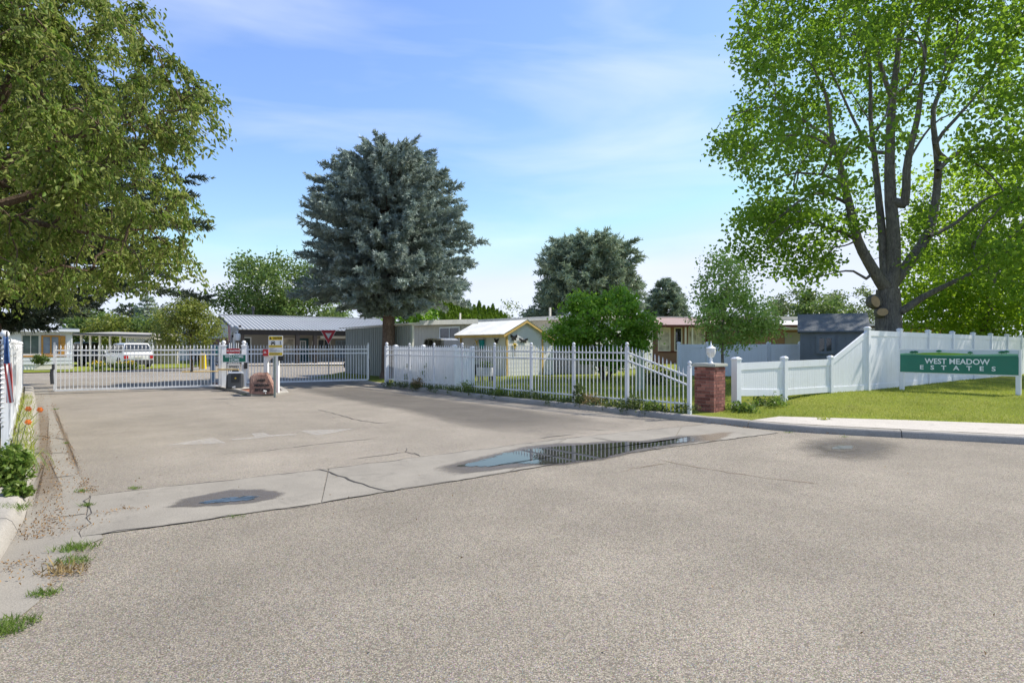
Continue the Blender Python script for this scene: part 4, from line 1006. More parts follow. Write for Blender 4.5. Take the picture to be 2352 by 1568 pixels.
# ------------------------------------------------------------------ white vinyl fences
def vpost(t, p, z0, z1, ang, w=.125, flat=False):
    b = MB().box((p[0], p[1], (z0+z1)/2), (w, w, z1-z0), ang).build('post', 'vinyl', t)
    MB().box((p[0], p[1], z1+.012), (w*1.18, w*1.18, .03), ang).hull8(taper((p[0], p[1], 0), (w*1.1, w*1.1), (w*.5, w*.5), .03, z1+.027, Matrix.Rotation(ang, 3, 'Z'))).build('post_cap', 'vinyl', b)
def vpanel(t, a, b, zb, zta, ztb, rail=.16, groove=True, brail=.15):
    "tongue and groove panel between posts; the top may slope"
    a, b = S2(a), S2(b); d = (b-a).normalized(); nn = Vector((-d.y, d.x)); Lp = (b-a).length; a = a+d*.055; b = b-d*.055; Lp = (b-a).length
    zb0, zb1 = zb if isinstance(zb, tuple) else (zb, zb)
    def pt(s, o, z): q = a+d*s+nn*o; return Vector((q.x, q.y, z))
    mb = MB(); n = int(Lp/(.075 if groove else .29)); 
    for i in range(n):
        s0, s1 = Lp*i/n+.0025, Lp*(i+1)/n-.0025
        zz0, zz1 = zta+(ztb-zta)*s0/Lp-.02, zta+(ztb-zta)*s1/Lp-.02; y0, y1 = zb0+(zb1-zb0)*s0/Lp+.02, zb0+(zb1-zb0)*s1/Lp+.02
        mb.hull8([pt(s0, -.011, y0), pt(s1, -.011, y1), pt(s1, .011, y1), pt(s0, .011, y0), pt(s0, -.011, zz0), pt(s1, -.011, zz1), pt(s1, .011, zz1), pt(s0, .011, zz0)])
    mb.hull8([pt(0, -.006, zb0+.03), pt(Lp, -.006, zb1+.03), pt(Lp, .006, zb1+.03), pt(0, .006, zb0+.03), pt(0, -.006, zta-.03), pt(Lp, -.006, ztb-.03), pt(Lp, .006, ztb-.03), pt(0, .006, zta-.03)])
    mb.build('panel', 'vinyl', t)
    for (u0, u1, v0, v1) in ((zta-rail, ztb-rail, zta, ztb), (zb0, zb1, zb0+brail, zb1+brail)):
        MB().hull8([pt(0, -.026, u0), pt(Lp, -.026, u1), pt(Lp, .026, u1), pt(0, .026, u0), pt(0, -.026, v0), pt(Lp, -.026, v1), pt(Lp, .026, v1), pt(0, .026, v0)]).build('rail', 'vinyl', t)
V0 = Vector((5.06, 13.26)); VD = Vector((.85, .53)).normalized(); ang1 = math.atan2(VD.y, VD.x)
v1, v2, v3 = hit(1801, V0, VD), hit(1907.4, V0, VD), hit(1992.5, V0, VD)
t = thing('low_vinyl_fence', 'white vinyl fence of two low panels and one sloping panel beside the brick pillar', 'fence', (*V0, .1))
vpost(t, V0, .05, 1.22, ang1, .15); vpost(t, v1, .1, 1.22, ang1); vpost(t, v2, .2, 1.22, ang1, .11)
vpanel(t, V0, v1, (.40, .33), 1.14, 1.16); vpanel(t, v1, v2, (.33, .33), 1.16, 1.18); vpanel(t, v2, v3, (.31, .30), 1.18, 1.93, .14)
V3 = S2(v3); TD = Vector((.80, .60)).normalized(); ang2 = math.atan2(TD.y, TD.x)
tf = thing('tall_vinyl_fence', 'tall white vinyl privacy fence dappled with tree shade, running behind the green estate sign', 'fence', (V3.x, V3.y, .28))
tp_ = [V3]+[S2(hit(u, V3, TD)) for u in (2066.6, 2131.6, 2187, 2234.6, 2275, 2312.5, 2344.5)]
tp_ += [tp_[-1]+TD*1.88*k for k in (1, 2, 3)]
for i, q in enumerate(tp_): vpost(tf, q, .15, 2.0-.01*i, ang2)
for i in range(len(tp_)-1): vpanel(tf, tp_[i], tp_[i+1], .30, 1.95-.01*i, 1.94-.01*i, .15, False)
# white privacy fence pieces behind the pickets
t = thing('privacy_fence', 'short sunlit white vinyl privacy fence standing just behind the picket fence', 'fence', (-3.6, 22, .1))
NB = Vector((.7495, .662)); wa, wb = hit(909, F0+NB*.55, FD), hit(1044, F0+NB*.75, FD)
wm = wa.lerp(wb, .5)
for q in (wa, wm, wb): vpost(t, q, .1, 1.50, math.atan2(FD.y, FD.x), .12)
vpanel(t, wa, wm, .14, 1.47, 1.47, .15, False); vpanel(t, wm, wb, .14, 1.47, 1.47, .15, False)
wc = S2(wb)+NB*.75; vpost(t, wc, .1, 1.45, math.atan2(FD.y, FD.x), .12); vpanel(t, wb, wc, .14, 1.45, 1.42, .15, False)
t = thing('back_vinyl_fence', 'shaded bluish white vinyl fence across the yard behind the young tree', 'fence', (X(1559, 24.2), 24.2, .1))
ba, bb = Vector((X(1559, 24.3), 24.3)), Vector((X(1845, 22.6), 22.6))
for k in range(5):
    q = ba.lerp(bb, k/4.0*.98); vpost(t, q, .1, 1.62, 0)
    if k < 4: vpanel(t, q, ba.lerp(bb, (k+1)/4*.98), .14, 1.58, 1.58, .15, False)
# ------------------------------------------------------------------ estate sign
sl0, sr0 = Vector((10.95, 16.5)), Vector((12.6, 14.62)); sdv = (sr0-sl0).normalized(); fw = Vector((-sdv.y, sdv.x))
if fw.y > 0: fw = -fw
t = thing('estate_sign', 'wide green estate sign with white letters on two white posts in the lawn', 'sign', (*((sl0+sr0)/2), .25))
for q in (sl0, sr0): MB().box((q.x, q.y, .72), (.10, .10, 1.42), math.atan2(sdv.y, sdv.x)).build('post', 'vinyl', t)
Ls = (sr0-sl0).length
def sp(s, z, o): q = sl0+sdv*s+fw*o; return Vector((q.x, q.y, z))
def slab(s0, s1, z0, z1, o0, o1, m, nm, par=None):
    return MB().hull8([sp(s0, z0, o0), sp(s1, z0, o0), sp(s1, z0, o1), sp(s0, z0, o1), sp(s0, z1, o0), sp(s1, z1, o0), sp(s1, z1, o1), sp(s0, z1, o1)]).build(nm, m, par or t)
zt, zb = 1.405, .80
slab(-.08, Ls+.06, zb-.035, zt+.03, -.0, .052, 'vinyl', 'frame')
pn = slab(-.03, Ls+.01, zb, zt, .054, .062, 'green sign', 'panel')
slab(-.028, Ls+.008, zt-.155, zt-.002, .063, .067, 'sky pic', 'picture_sky', pn)
def sphill(pts, m, nm, o):
    return MB().prism([sp(s*Ls, z, o) for s, z in pts], Vector((fw.x, fw.y, 0))*.003).build(nm, m, pn)
z_ = zt-.155
sphill([(-.01, z_-.01), (1.0, z_-.01), (1.0, z_+.075), (.9, z_+.08), (.75, z_+.06), (.6, z_+.05), (.4, z_+.05), (.2, z_+.065), (.05, z_+.075), (-.01, z_+.06)], 'pic hill', 'picture_hills', .068)
sphill([(.12, z_+.06), (.22, z_+.035), (.36, z_+.028), (.5, z_+.036), (.66, z_+.06), (.5, z_+.085), (.34, z_+.095), (.2, z_+.085)], 'pic lime', 'picture_meadow', .072)
sphill([(-.01, z_-.01), (1.0, z_-.01), (1.0, z_+.035), (.8, z_+.02), (.6, z_+.008), (.35, z_+.012), (.15, z_+.03), (-.01, z_+.025)], 'green sign', 'picture_ground', .076)
mb = MB()
for s, zz, k in ((.105, z_+.10, 1.), (.135, z_+.105, 1.1), (.35, z_+.135, 1.), (.62, z_+.10, .9), (.875, z_+.115, 1.1), (.91, z_+.13, 1.0)):
    for a in range(3): mb.prism([sp(s*Ls+.03*k*(a-1)+.034*k*math.cos(b), zz+.012*(a % 2)+.024*k*math.sin(b), .079) for b in np.linspace(0, 2*PI, 9)[:-1]], Vector((fw.x, fw.y, 0))*.003)
    mb.prism([sp(s*Ls-.006, zz-.055, .079), sp(s*Ls+.006, zz-.055, .079), sp(s*Ls+.006, zz, .079), sp(s*Ls-.006, zz, .079)], Vector((fw.x, fw.y, 0))*.003)
mb.build('picture_trees', 'pic tree', pn)
rt_ = Vector((sdv.x, sdv.y, 0))
text_mesh('lettering', 'WEST MEADOW', .20, 'letter', t, plane_mtx(sp(Ls*.50, zb+.305, .066), rt_), fit=Ls*.56, offset=.004)
text_mesh('lettering', 'E   S   T   A   T   E   S', .16, 'letter', t, plane_mtx(sp(Ls*.50, zb+.135, .066), rt_), fit=Ls*.66*.985, offset=.004)
# ------------------------------------------------------------------ buildings
def window(t, fr, a0, a1, z0, z1, b, m='glass', fm='vinyl', fw_=.07, mull=1, name='window'):
    "frame set proud of the wall at depth b (towards us is negative), pane as its sub-part"
    mb = MB(); d = .05
    mb.fbox(fr, a0-fw_, a1+fw_, b-d, b-.003, z1, z1+fw_).fbox(fr, a0-fw_, a1+fw_, b-d, b-.003, z0-fw_, z0)
    mb.fbox(fr, a0-fw_, a0, b-d, b-.003, z0, z1).fbox(fr, a1, a1+fw_, b-d, b-.003, z0, z1)
    for k in range(1, mull+1): c = a0+(a1-a0)*k/(mull+1); mb.fbox(fr, c-fw_*.35, c+fw_*.35, b-d*.9, b-.003, z0, z1)
    f = mb.build(name, fm, t); MB().fbox(fr, a0, a1, b-.02, b-.006, z0, z1).build('pane', m, f); return f
def ribs(mb, fr, a0, a1, b, z0, z1, gap, w=.03, d=.02):
    n = int((a1-a0)/gap)
    for i in range(n+1): a = a0+(a1-a0)*i/n; mb.fbox(fr, a-w/2, a+w/2, b-d, b, z0, z1(a) if callable(z1) else z1)
# clubhouse with steel porch roof
t = thing('clubhouse', 'low taupe clubhouse with a ribbed grey steel porch roof on dark posts beyond the gates', 'building', (-21, 45, 0))
c = frame((-21, 45), (.82, .57)); LR = 15.2
ez, rz_, rb_ = 2.76, 4.08, 6.8
def rs(b): return ez+(rz_-ez)*b/rb_
mb = MB()
mb.hull8([c(-.3, -.2, rs(-.2)), c(LR, -.2, rs(-.2)), c(LR, rb_, rz_), c(-.3, rb_, rz_), c(-.3, -.2, rs(-.2)+.05), c(LR, -.2, rs(-.2)+.05), c(LR, rb_, rz_+.05), c(-.3, rb_, rz_+.05)])
mb.hull8([c(-.3, rb_, rz_), c(LR, rb_, rz_), c(LR, 13.4, ez-.1), c(-.3, 13.4, ez-.1), c(-.3, rb_, rz_+.05), c(LR, rb_, rz_+.05), c(LR, 13.4, ez-.05), c(-.3, 13.4, ez-.05)])
n = int(LR/.30)
for i in range(n+1):
    a = -.28+(LR+.26)*i/n; h = .045
    mb.hull8([c(a-.035, -.22, rs(-.2)+.05), c(a+.035, -.22, rs(-.2)+.05), c(a+.035, rb_, rz_+.05), c(a-.035, rb_, rz_+.05), c(a-.018, -.22, rs(-.2)+.05+h), c(a+.018, -.22, rs(-.2)+.05+h), c(a+.018, rb_, rz_+.05+h), c(a-.018, rb_, rz_+.05+h)])
mb.fbox(c, -.3, LR, rb_-.12, rb_+.12, rz_+.06, rz_+.12)
rf = mb.build('roof', 'roof steel', t)
MB().tube([c(2.7, 8.2, 3.7), c(2.7, 8.2, 4.75)], .09, 8).lathe([(.16, 4.75), (.16, 4.95), (.05, 5.05)], c(2.7, 8.2, 0), 8).build('vent_pipe', 'box dark', rf)
MB().fbox(c, -.2, LR-.1, -.1, .12, 2.34, 2.70).build('beam', 'brown dark', t)
MB().hull8([c(-.32, -.2, rs(-.2)-.16), c(-.2, -.2, rs(-.2)-.16), c(-.2, rb_, rz_-.16), c(-.32, rb_, rz_-.16), c(-.32, -.2, rs(-.2)-.004), c(-.2, -.2, rs(-.2)-.004), c(-.2, rb_, rz_-.004), c(-.32, rb_, rz_-.004)]).build('rake_board', 'brown dark', t)
for a, b in ((.3, .02), (4.44, .02), (5.85, .02), (.0, 2.6), (10.5, .02)): MB().fbox(c, a-.15, a+.15, b-.13, b+.13, 0, 2.34).build('post', 'brown dark', t)
MB().fbox(c, .2, LR-.3, 3.0, 3.2, .05, 2.95).build('wall', 'wall taupe', t)
g = MB(); 
g.prism([c(.0, 3.0, 0), c(.0, 13., 0), c(.0, 13., 2.7), c(.0, rb_, rz_-.05), c(.0, 3.0, 3.25)], c(.18, 0, 0)-c(0, 0, 0)); gw = g.build('gable_wall', 'wall light', t)
MB().fbox(c, -.05, -.003, 3.0, 13, 0, 2.15).build('dark_base_wall', 'maroon', t)
MB().fbox(c, .2, LR-.3, .3, 3.0, .02, .12).build('porch_floor', 'walk', t)
d_ = MB().fbox(c, 5.2, 6.15, 2.93, 2.997, .12, 2.12).build('door', 'teal', t)
MB().fbox(c, 5.42, 5.52, 2.91, 2.93, 1.0, 1.85).fbox(c, 5.83, 5.93, 2.91, 2.93, 1.0, 1.85).fbox(c, 5.42, 5.93, 2.91, 2.93, 1.85, 1.93).fbox(c, 5.64, 5.70, 2.91, 2.93, 1.0, 1.85).build('glazing_bars', 'vinyl', d_)
MB().ball(c(6.08, 2.9, 1.08), .04).build('handle', 'alu', d_)
window(t, c, 3.3, 4.9, .95, 2.05, 3.0, 'poster', 'cream', .09)
window(t, c, .75, 1.45, .15, 2.1, 3.0, 'glass', 'vinyl', .10, 0)
window(t, c, 7.0, 8.0, 1.1, 2.0, 3.0, 'glass', 'cream', .08)
window(t, c, 8.6, 9.5, .5, 1.9, 3.0, 'glass blue', 'pale blue', .08)
MB().fbox(c, 6.6, 12, 1.0, 1.12, 2.1, 2.3).build('inner_fascia', 'vinyl', t)
MB().box(c(6.5, 2.9, 1.75), (.12, .12, .28)).build('wall_lamp', 'lamp glass', t)
MB().box(c(.1, -.3, 2.98), (.16, .28, .14), .6).tube([c(.1, -.25, 2.85), c(.1, -.25, 2.98)], .03, 6).build('camera', 'black', t)
# small dark furniture seen on the porch through the bars
# steel clad carport
t = thing('carport', 'long carport clad in ribbed grey green steel behind the blue spruce trunk', 'carport', (-4.3, 25, .1))
c = frame((-4.3, 25), (-.626, .78)); cn_ = lambda a, b, z: c(a, -b, z)     # b counts away to the right
mb = MB(); 
zt_ = lambda a: 2.40-.005*a
mb.hull8([cn_(0, 0, .05), cn_(6.8, 0, .05), cn_(6.8, .04, .05), cn_(0, .04, .05), cn_(0, 0, zt_(0)), cn_(6.8, 0, zt_(6.8)), cn_(6.8, .04, zt_(6.8)), cn_(0, .04, zt_(0))])
for i in range(35):
    a = 6.8*i/34; wv = .05 if i % 2 else .028
    mb.hull8([cn_(a-wv/2, -.025, .05), cn_(a+wv/2, -.025, .05), cn_(a+wv/2, 0, .05), cn_(a-wv/2, 0, .05), cn_(a-wv/2, -.025, zt_(a)), cn_(a+wv/2, -.025, zt_(a)), cn_(a+wv/2, 0, zt_(a)), cn_(a-wv/2, 0, zt_(a))])
mb.build('side_wall', 'metal wall', t)
MB().hull8([cn_(-.1, -.18, 2.42), cn_(7.3, -.18, 2.38), cn_(7.3, 3.4, 2.62), cn_(-.1, 3.4, 2.66), cn_(-.1, -.18, 2.48), cn_(7.3, -.18, 2.44), cn_(7.3, 3.4, 2.68), cn_(-.1, 3.4, 2.72)]).build('roof', 'cream', t)
MB().hull8([cn_(-.14, .35, 2.40), cn_(-.11, .35, 2.40), cn_(-.11, 3.4, 2.52), cn_(-.14, 3.4, 2.52), cn_(-.14, .35, 2.60), cn_(-.11, .35, 2.60), cn_(-.11, 3.4, 2.74), cn_(-.14, 3.4, 2.74)]).build('fascia', 'fascia', t)
MB().fbox(cn_, .0, .09, .06, .15, .05, 2.40).build('post', 'cream', t)
MB().fbox(cn_, 5.9, 6.0, 3.3, 3.4, .05, 2.6).build('post', 'cream', t)
# long beige home
t = thing('beige_home', 'long beige mobile home with a flat cream roof edge behind the white garden shed', 'home', (2.06, 31.2, .1))
c = frame((4.1, 29.1), (-.697, .717)); cn_ = lambda a, b, z: c(a, -b, z)
MB().fbox(cn_, 0, 18, 0, 5.16, .1, 2.85).build('wall', 'beige', t)
mb = MB(); ribs(mb, cn_, .05, 17.9, 0, .3, 2.84, .32, .018, .012); mb.build('siding_battens', 'beige', t)
ew = MB(); ew.fbox(cn_, -.03, -.003, 0, 5.16, .3, 2.84); ew.build('end_wall', 'offwhite', t)
mb = MB()
for i in range(15): b = 5.1*i/14+.02; mb.fbox(cn_, -.042, -.03, b, b+.02, .3, 2.83)
mb.build('end_battens', 'offwhite', t)
rf = MB().fbox(cn_, -.25, 18.2, -.28, 5.4, 2.86, 2.98).fbox(cn_, -.20, 18.1, -.20, 5.3, 2.98, 3.06).build('roof', 'cream', t)
for a in (11.5, 3.7): MB().tube([cn_(a, .8, 3.05), cn_(a, .8, 3.6)], .06, 8).build('vent_pipe', 'cream', rf)
MB().lathe([(.25, 3.05), (.22, 3.22), (.05, 3.3)], cn_(2.2, .6, 0), 10).build('roof_vent', 'alu', rf)
window(t, cn_, 10.6, 12.5, 1.25, 2.62, 0, 'glass', 'vinyl', .08, 1)
window(t, cn_, 1.2, 2.4, 1.5, 2.4, 0, 'glass blue', 'vinyl', .07, 1)
endf = lambda a, b, z: cn_(b, a, z)                                              # along the end wall
window(t, endf, 3.5, 4.1, 1.3, 2.3, -.03, 'glass blue', 'vinyl', .08, 0)
# white garden shed with corrugated roof
t = thing('garden_shed', 'white garden shed with pale corrugated roof, yellow trim and metal ornaments behind the picket fence', 'shed', (-.24, 27.2, .1))
c = frame((-.24, 27.2), (-.63, .777)); sh = lambda a, b, z: c(a, -b, z); LS, WS, EZ, AZ = 3.8, 2.2, 2.14, 2.68
MB().prism([sh(0, 0, .1), sh(0, WS, .1), sh(0, WS, EZ), sh(0, WS/2, AZ), sh(0, 0, EZ)], sh(LS, 0, 0)-sh(0, 0, 0)).build('wall', 'shed wall', t)
mb = MB()
for k in range(9): z = .3+.2*k; mb.fbox(sh, -.008, -.001, .0, WS, z, z+.012)
for k in range(9): z = .3+.2*k; mb.fbox(sh, 0, LS, -.008, -.001, z, z+.012)
mb.build('board_joints', 'shed wall', t)
ov = .28
def roofpan(b0, z0, b1, z1, nm):
    mb = MB(); n = 44; x0, x1 = -.18, LS+.2
    vs = []
    for i in range(n*2+1):
        a = x0+(x1-x0)*i/(n*2); dz = .022*math.cos(i*PI)
        vs += [sh(a, b0, z0+dz), sh(a, b1, z1+dz), sh(a, b0, z0+dz-.012), sh(a, b1, z1+dz-.012)]
    fs = []
    for i in range(n*2): k = i*4; fs += [(k, k+4, k+5, k+1), (k+2, k+3, k+7, k+6), (k, k+2, k+6, k+4), (k+1, k+5, k+7, k+3)]
    mb.add(vs, fs); return mb.build(nm, 'corr', t)
sl_ = (AZ-EZ)/(WS/2)
roofpan(-ov, EZ-ov*sl_+.05, WS/2, AZ+.05, 'roof'); roofpan(WS+ov+.5, EZ-(ov+.5)*sl_+.05, WS/2, AZ+.055, 'roof')
def rail_(p, q, w_, h_, nm, m):
    d = (q-p).normalized(); s = Vector((d.y, -d.x, 0)); s = s.normalized()*w_/2 if s.length > .01 else Vector((w_/2, 0, 0)); u = Vector((0, 0, h_/2))
    return MB().hull8([p-s-u, q-s-u, q+s-u, p+s-u, p-s+u, q-s+u, q+s+u, p+s+u]).build(nm, m, t)
rail_(sh(-.15, -ov, EZ-ov*sl_-.05), sh(-.15, WS/2, AZ-.03), .04, .11, 'barge_board', 'shed trim')
rail_(sh(-.15, WS/2, AZ-.03), sh(-.15, WS+ov+.45, EZ-(ov+.45)*sl_-.03), .04, .11, 'barge_board', 'shed trim')
MB().fbox(sh, -.16, LS+.1, -ov-.02, -ov+.02, EZ-ov*sl_-.10, EZ-ov*sl_+.02).build('eave_board', 'shed trim', t)
for (a, b) in ((-.02, -.02), (LS-.05, -.02)): MB().fbox(sh, a-.03, a+.06, b-.03, b+.05, .1, EZ-.02).build('corner_post', 'shed trim', t)
MB().fbox(sh, -.05, -.012, WS-.05, WS+.04, .1, EZ+.02).build('corner_post', 'shed trim', t)
MB().prism([sh(.02, WS, .1), sh(.02, WS+.75, .1), sh(.02, WS+.75, EZ-.42), sh(.02, WS, EZ-.02)], sh(LS-.1, 0, 0)-sh(0, 0, 0)).build('lean_to', 'shed wall', t)
# ornaments on the shed
def flat(name, label, cat, outlines, mats, names, gfr):
    tt = thing(name, label, cat, gfr(0, 0))
    for pts, m_, n_ in zip(outlines, mats, names): MB().prism([gfr(*p) for p in pts], gfr.nrm*.015).build(n_, m_, tt)
def wallfr(side, s, z):
    if side == 'eave': o, r, nn = sh(s, -.03, z), (sh(-1, 0, 0)-sh(0, 0, 0)), (sh(0, -1, 0)-sh(0, 0, 0))
    else: o, r, nn = sh(-.03, s, z), (sh(0, 1, 0)-sh(0, 0, 0)), (sh(-1, 0, 0)-sh(0, 0, 0))
    f = lambda x, y: o+r*x+Vector((0, 0, y)); f.nrm = nn; return f
BF = [[(0, 0), (.05, .09), (.16, .15), (.17, .05), (.10, 0), (.12, -.10), (.04, -.06)], [(0, 0), (-.05, .09), (-.16, .15), (-.17, .05), (-.10, 0), (-.12, -.10), (-.04, -.06)], [(-.012, -.09), (.012, -.09), (.012, .10), (-.012, .10)]]
flat('wall_butterfly', 'dark metal butterfly on the eave side of the white shed, near its corner post', 'ornament', BF, ['black']*3, ['wing', 'wing', 'body'], wallfr('eave', .75, 1.72))
flat('wall_butterfly', 'dark metal butterfly on the shed gable, highest of its ornaments', 'ornament', [[(x*1.2+.0, y*1.3) for x, y in q] for q in BF], ['black']*3, ['wing', 'wing', 'body'], wallfr('gable', .40, 1.86))
flat('wall_butterfly', 'wide dark metal butterfly on the middle of the shed gable', 'ornament', [[(x*1.6, y*.9) for x, y in q] for q in BF], ['black']*3, ['wing', 'wing', 'body'], wallfr('gable', .98, 1.74))
pet = [[(.05*math.cos(a)-.03*math.sin(a), .05*math.sin(a)+.03*math.cos(a)), (.15*math.cos(a), .15*math.sin(a)), (.05*math.cos(a)+.03*math.sin(a), .05*math.sin(a)-.03*math.cos(a))] for a in np.linspace(0, 2*PI, 11)[:-1]]
flat('metal_sunflower', 'yellow and dark metal sunflower on the shed gable below a butterfly', 'ornament', pet+[[(.065*math.cos(a), .065*math.sin(a)) for a in np.linspace(0, 2*PI, 10)[:-1]], [(-.01, -.5), (.01, -.5), (.01, -.06), (-.01, -.06)]], ['yellow']*10+['brown dark', 'black'], ['petal']*10+['centre', 'stem'], wallfr('gable', .45, 1.52))
flat('metal_hummingbird', 'yellow metal flower ornament with a wire loop beside the teal bucket on the shed', 'ornament', [[(0, 0), (.15, .10), (.05, -.04)], [(0, 0), (-.14, .12), (-.06, -.04)], [(-.03, .02), (.03, .02), (.06, -.20), (.0, -.16)], [(-.16, -.08), (-.15, -.05), (-.30, -.22), (-.31, -.36), (-.29, -.36), (-.28, -.23)]], ['yellow', 'yellow', 'yellow', 'alu'], ['wing', 'wing', 'tail', 'wire'], wallfr('eave', 2.35, 1.72))
tt = thing('teal_bucket', 'tall teal plastic bucket hung slightly tilted on the eave side of the white shed', 'bucket', sh(1.72, -.2, 1.35))
bc = sh(1.72, -.17, 1.36); ax = Vector((-.03, -.0, 1)).normalized()
MB().tube([bc, bc+ax*.02, bc+ax*.42], [.10, .115, .145], 12).build('body', 'teal bright', tt, True)
MB().tube([bc+ax*.415, bc+ax*.445], [.16, .16], 12).build('rim', 'teal', tt)
# planters between picket fence and shed
def planter(name, label, o, d, L_, W_, z0, z1, m, legm):
    c = frame(o, d); tt = thing(name, label, 'planter', c(L_/2, W_/2, .1))
    mb = MB(); n = 3
    for k in range(n): a, b = z0+(z1-z0)*k/n+.004, z0+(z1-z0)*(k+1)/n-.004; mb.fbox(c, 0, L_, 0, .03, a, b).fbox(c, 0, L_, W_-.03, W_, a, b).fbox(c, 0, .03, .03, W_-.03, a, b).fbox(c, L_-.03, L_, .03, W_-.03, a, b)
    mb.build('box', m, tt); MB().fbox(c, .03, L_-.03, .03, W_-.03, z0+.02, z1-.06).build('soil', 'dirt', tt)
    for a in (.02, L_-.08):
        for b in (.02, W_-.08): MB().fbox(c, a, a+.06, b, b+.06, .08, z0+.004).build('leg', legm, tt)
    C = []
    for _ in range(14): q = c(random.uniform(.1, L_-.1), random.uniform(.08, W_-.08), z1+random.uniform(.0, .16)); C.append(tuple(q))
    leaves('plants', 'lf weed', tt, clump_leaves(C, 16, .06), .10, .6, 0)
planter('raised_planter', 'brown wooden raised planter on legs with small green plants behind the picket fence', (X(1012, 21.9), 21.9), (.7, -.30), .85, .45, .42, .74, 'old wood', 'box dark')
planter('raised_planter', 'pale wooden raised planter on legs with low plants in front of the white shed', (X(1096, 23.2), 23.2), (.8, -.30), .55, .4, .32, .66, 'fascia', 'box dark')
# red roofed brown home
t = thing('brown_home', 'brown mobile home with dusty red awning roof and cream framed windows beyond the back fence', 'home', (10, 40, .1))
c = frame((9.85, 39.6), (1, .02))
MB().fbox(c, 0, 12, 0, 5, .1, 2.86).build('wall', 'brown wall', t)
MB().hull8([c(-.2, -.9, 2.80), c(4.6, -.9, 2.86), c(4.6, 2.5, 3.42), c(-.2, 2.5, 3.46), c(-.2, -.9, 2.86), c(4.6, -.9, 2.92), c(4.6, 2.5, 3.5), c(-.2, 2.5, 3.54)]).build('awning_roof', 'red roof', t)
MB().fbox(c, -.3, 12.2, 2.3, 5.2, 3.0, 3.58).build('roof', 'cream', t)
MB().fbox(c, -.25, 12.1, -.95, -.9, 2.72, 2.88).build('eave_trim', 'maroon', t)
MB().fbox(c, 0, 12, -.03, -.003, 1.02, 1.16).build('sill_trim', 'maroon', t)
window(t, c, .05, .75, 1.2, 2.66, 0, 'poster', 'cream', .07, 0); window(t, c, 1.15, 1.55, 1.2, 2.66, 0, 'glass', 'cream', .07, 0); window(t, c, 2.1, 3.1, 1.2, 2.66, 0, 'poster', 'cream', .07, 1)
MB().fbox(c, 3.25, 3.5, -.06, -.003, .3, 2.8).build('corner_board', 'maroon', t)
for a in (1.6, 2.05): MB().fbox(c, a-.05, a+.05, -.85, -.75, .1, 2.82).build('porch_post', 'cream', t)
MB().hull8([c(8.3, -.6, 2.55), c(12.2, -.6, 2.6), c(12.2, 2.3, 3.1), c(8.3, 2.3, 3.1), c(8.3, -.6, 2.72), c(12.2, -.6, 2.78), c(12.2, 2.3, 3.3), c(8.3, 2.3, 3.3)]).build('porch_roof', 'fascia', t)
MB().fbox(c, 8.6, 10.0, -.05, -.004, .5, 2.4).build('porch_panel', 'wall taupe', t)
# blue grey tool shed
t = thing('tool_shed', 'blue grey wooden tool shed with dark shingle roof behind the low vinyl fence', 'shed', (X(1907, 21), 21, .2))
c = frame((X(1839, 21.3), 21.3), (.90, -.44)); Lw = 2.04; ez, rz_, dp = 2.08, 2.66, 1.1
MB().prism([c(0, 0, .1), c(0, 2*dp, .1), c(0, 2*dp, ez), c(0, dp, rz_-.03), c(0, 0, ez)], c(Lw, 0, 0)-c(0, 0, 0)).build('wall', 'shed blue', t)
mb = MB(); ribs(mb, c, .05, Lw-.05, 0, .12, ez-.01, .26, .012, .012); mb.build('board_joints', 'shed blue', t)
for (a0, a1) in ((-.02, .07), (Lw-.07, Lw+.02)): MB().fbox(c, a0, a1, -.025, -.002, .1, ez-.01).build('corner_trim', 'shed corner' if a0 > 0 else 'shed blue', t)
rf = MB()
for (b0, b1) in ((-.14, dp), (2*dp+.14, dp)):
    z0 = ez-(.14*(rz_-ez)/dp); 
    rf.hull8([c(-.10, b0, z0), c(Lw+.14, b0, z0), c(Lw+.14, b1, rz_), c(-.10, b1, rz_), c(-.10, b0, z0+.05), c(Lw+.14, b0, z0+.05), c(Lw+.14, b1, rz_+.05), c(-.10, b1, rz_+.05)])
rf.build('roof', 'shed roof', t)
gw = MB().prism([c(Lw+.002, .0, .1), c(Lw+.002, 2*dp, .1), c(Lw+.002, 2*dp, ez), c(Lw+.002, dp, rz_-.06), c(Lw+.002, 0, ez)], c(.02, 0, 0)-c(0, 0, 0)).build('gable_end', 'shed corner', t)
window(t, c, .60, .98, 1.33, 1.78, 0, 'glass', 'shed blue', .10, 1)
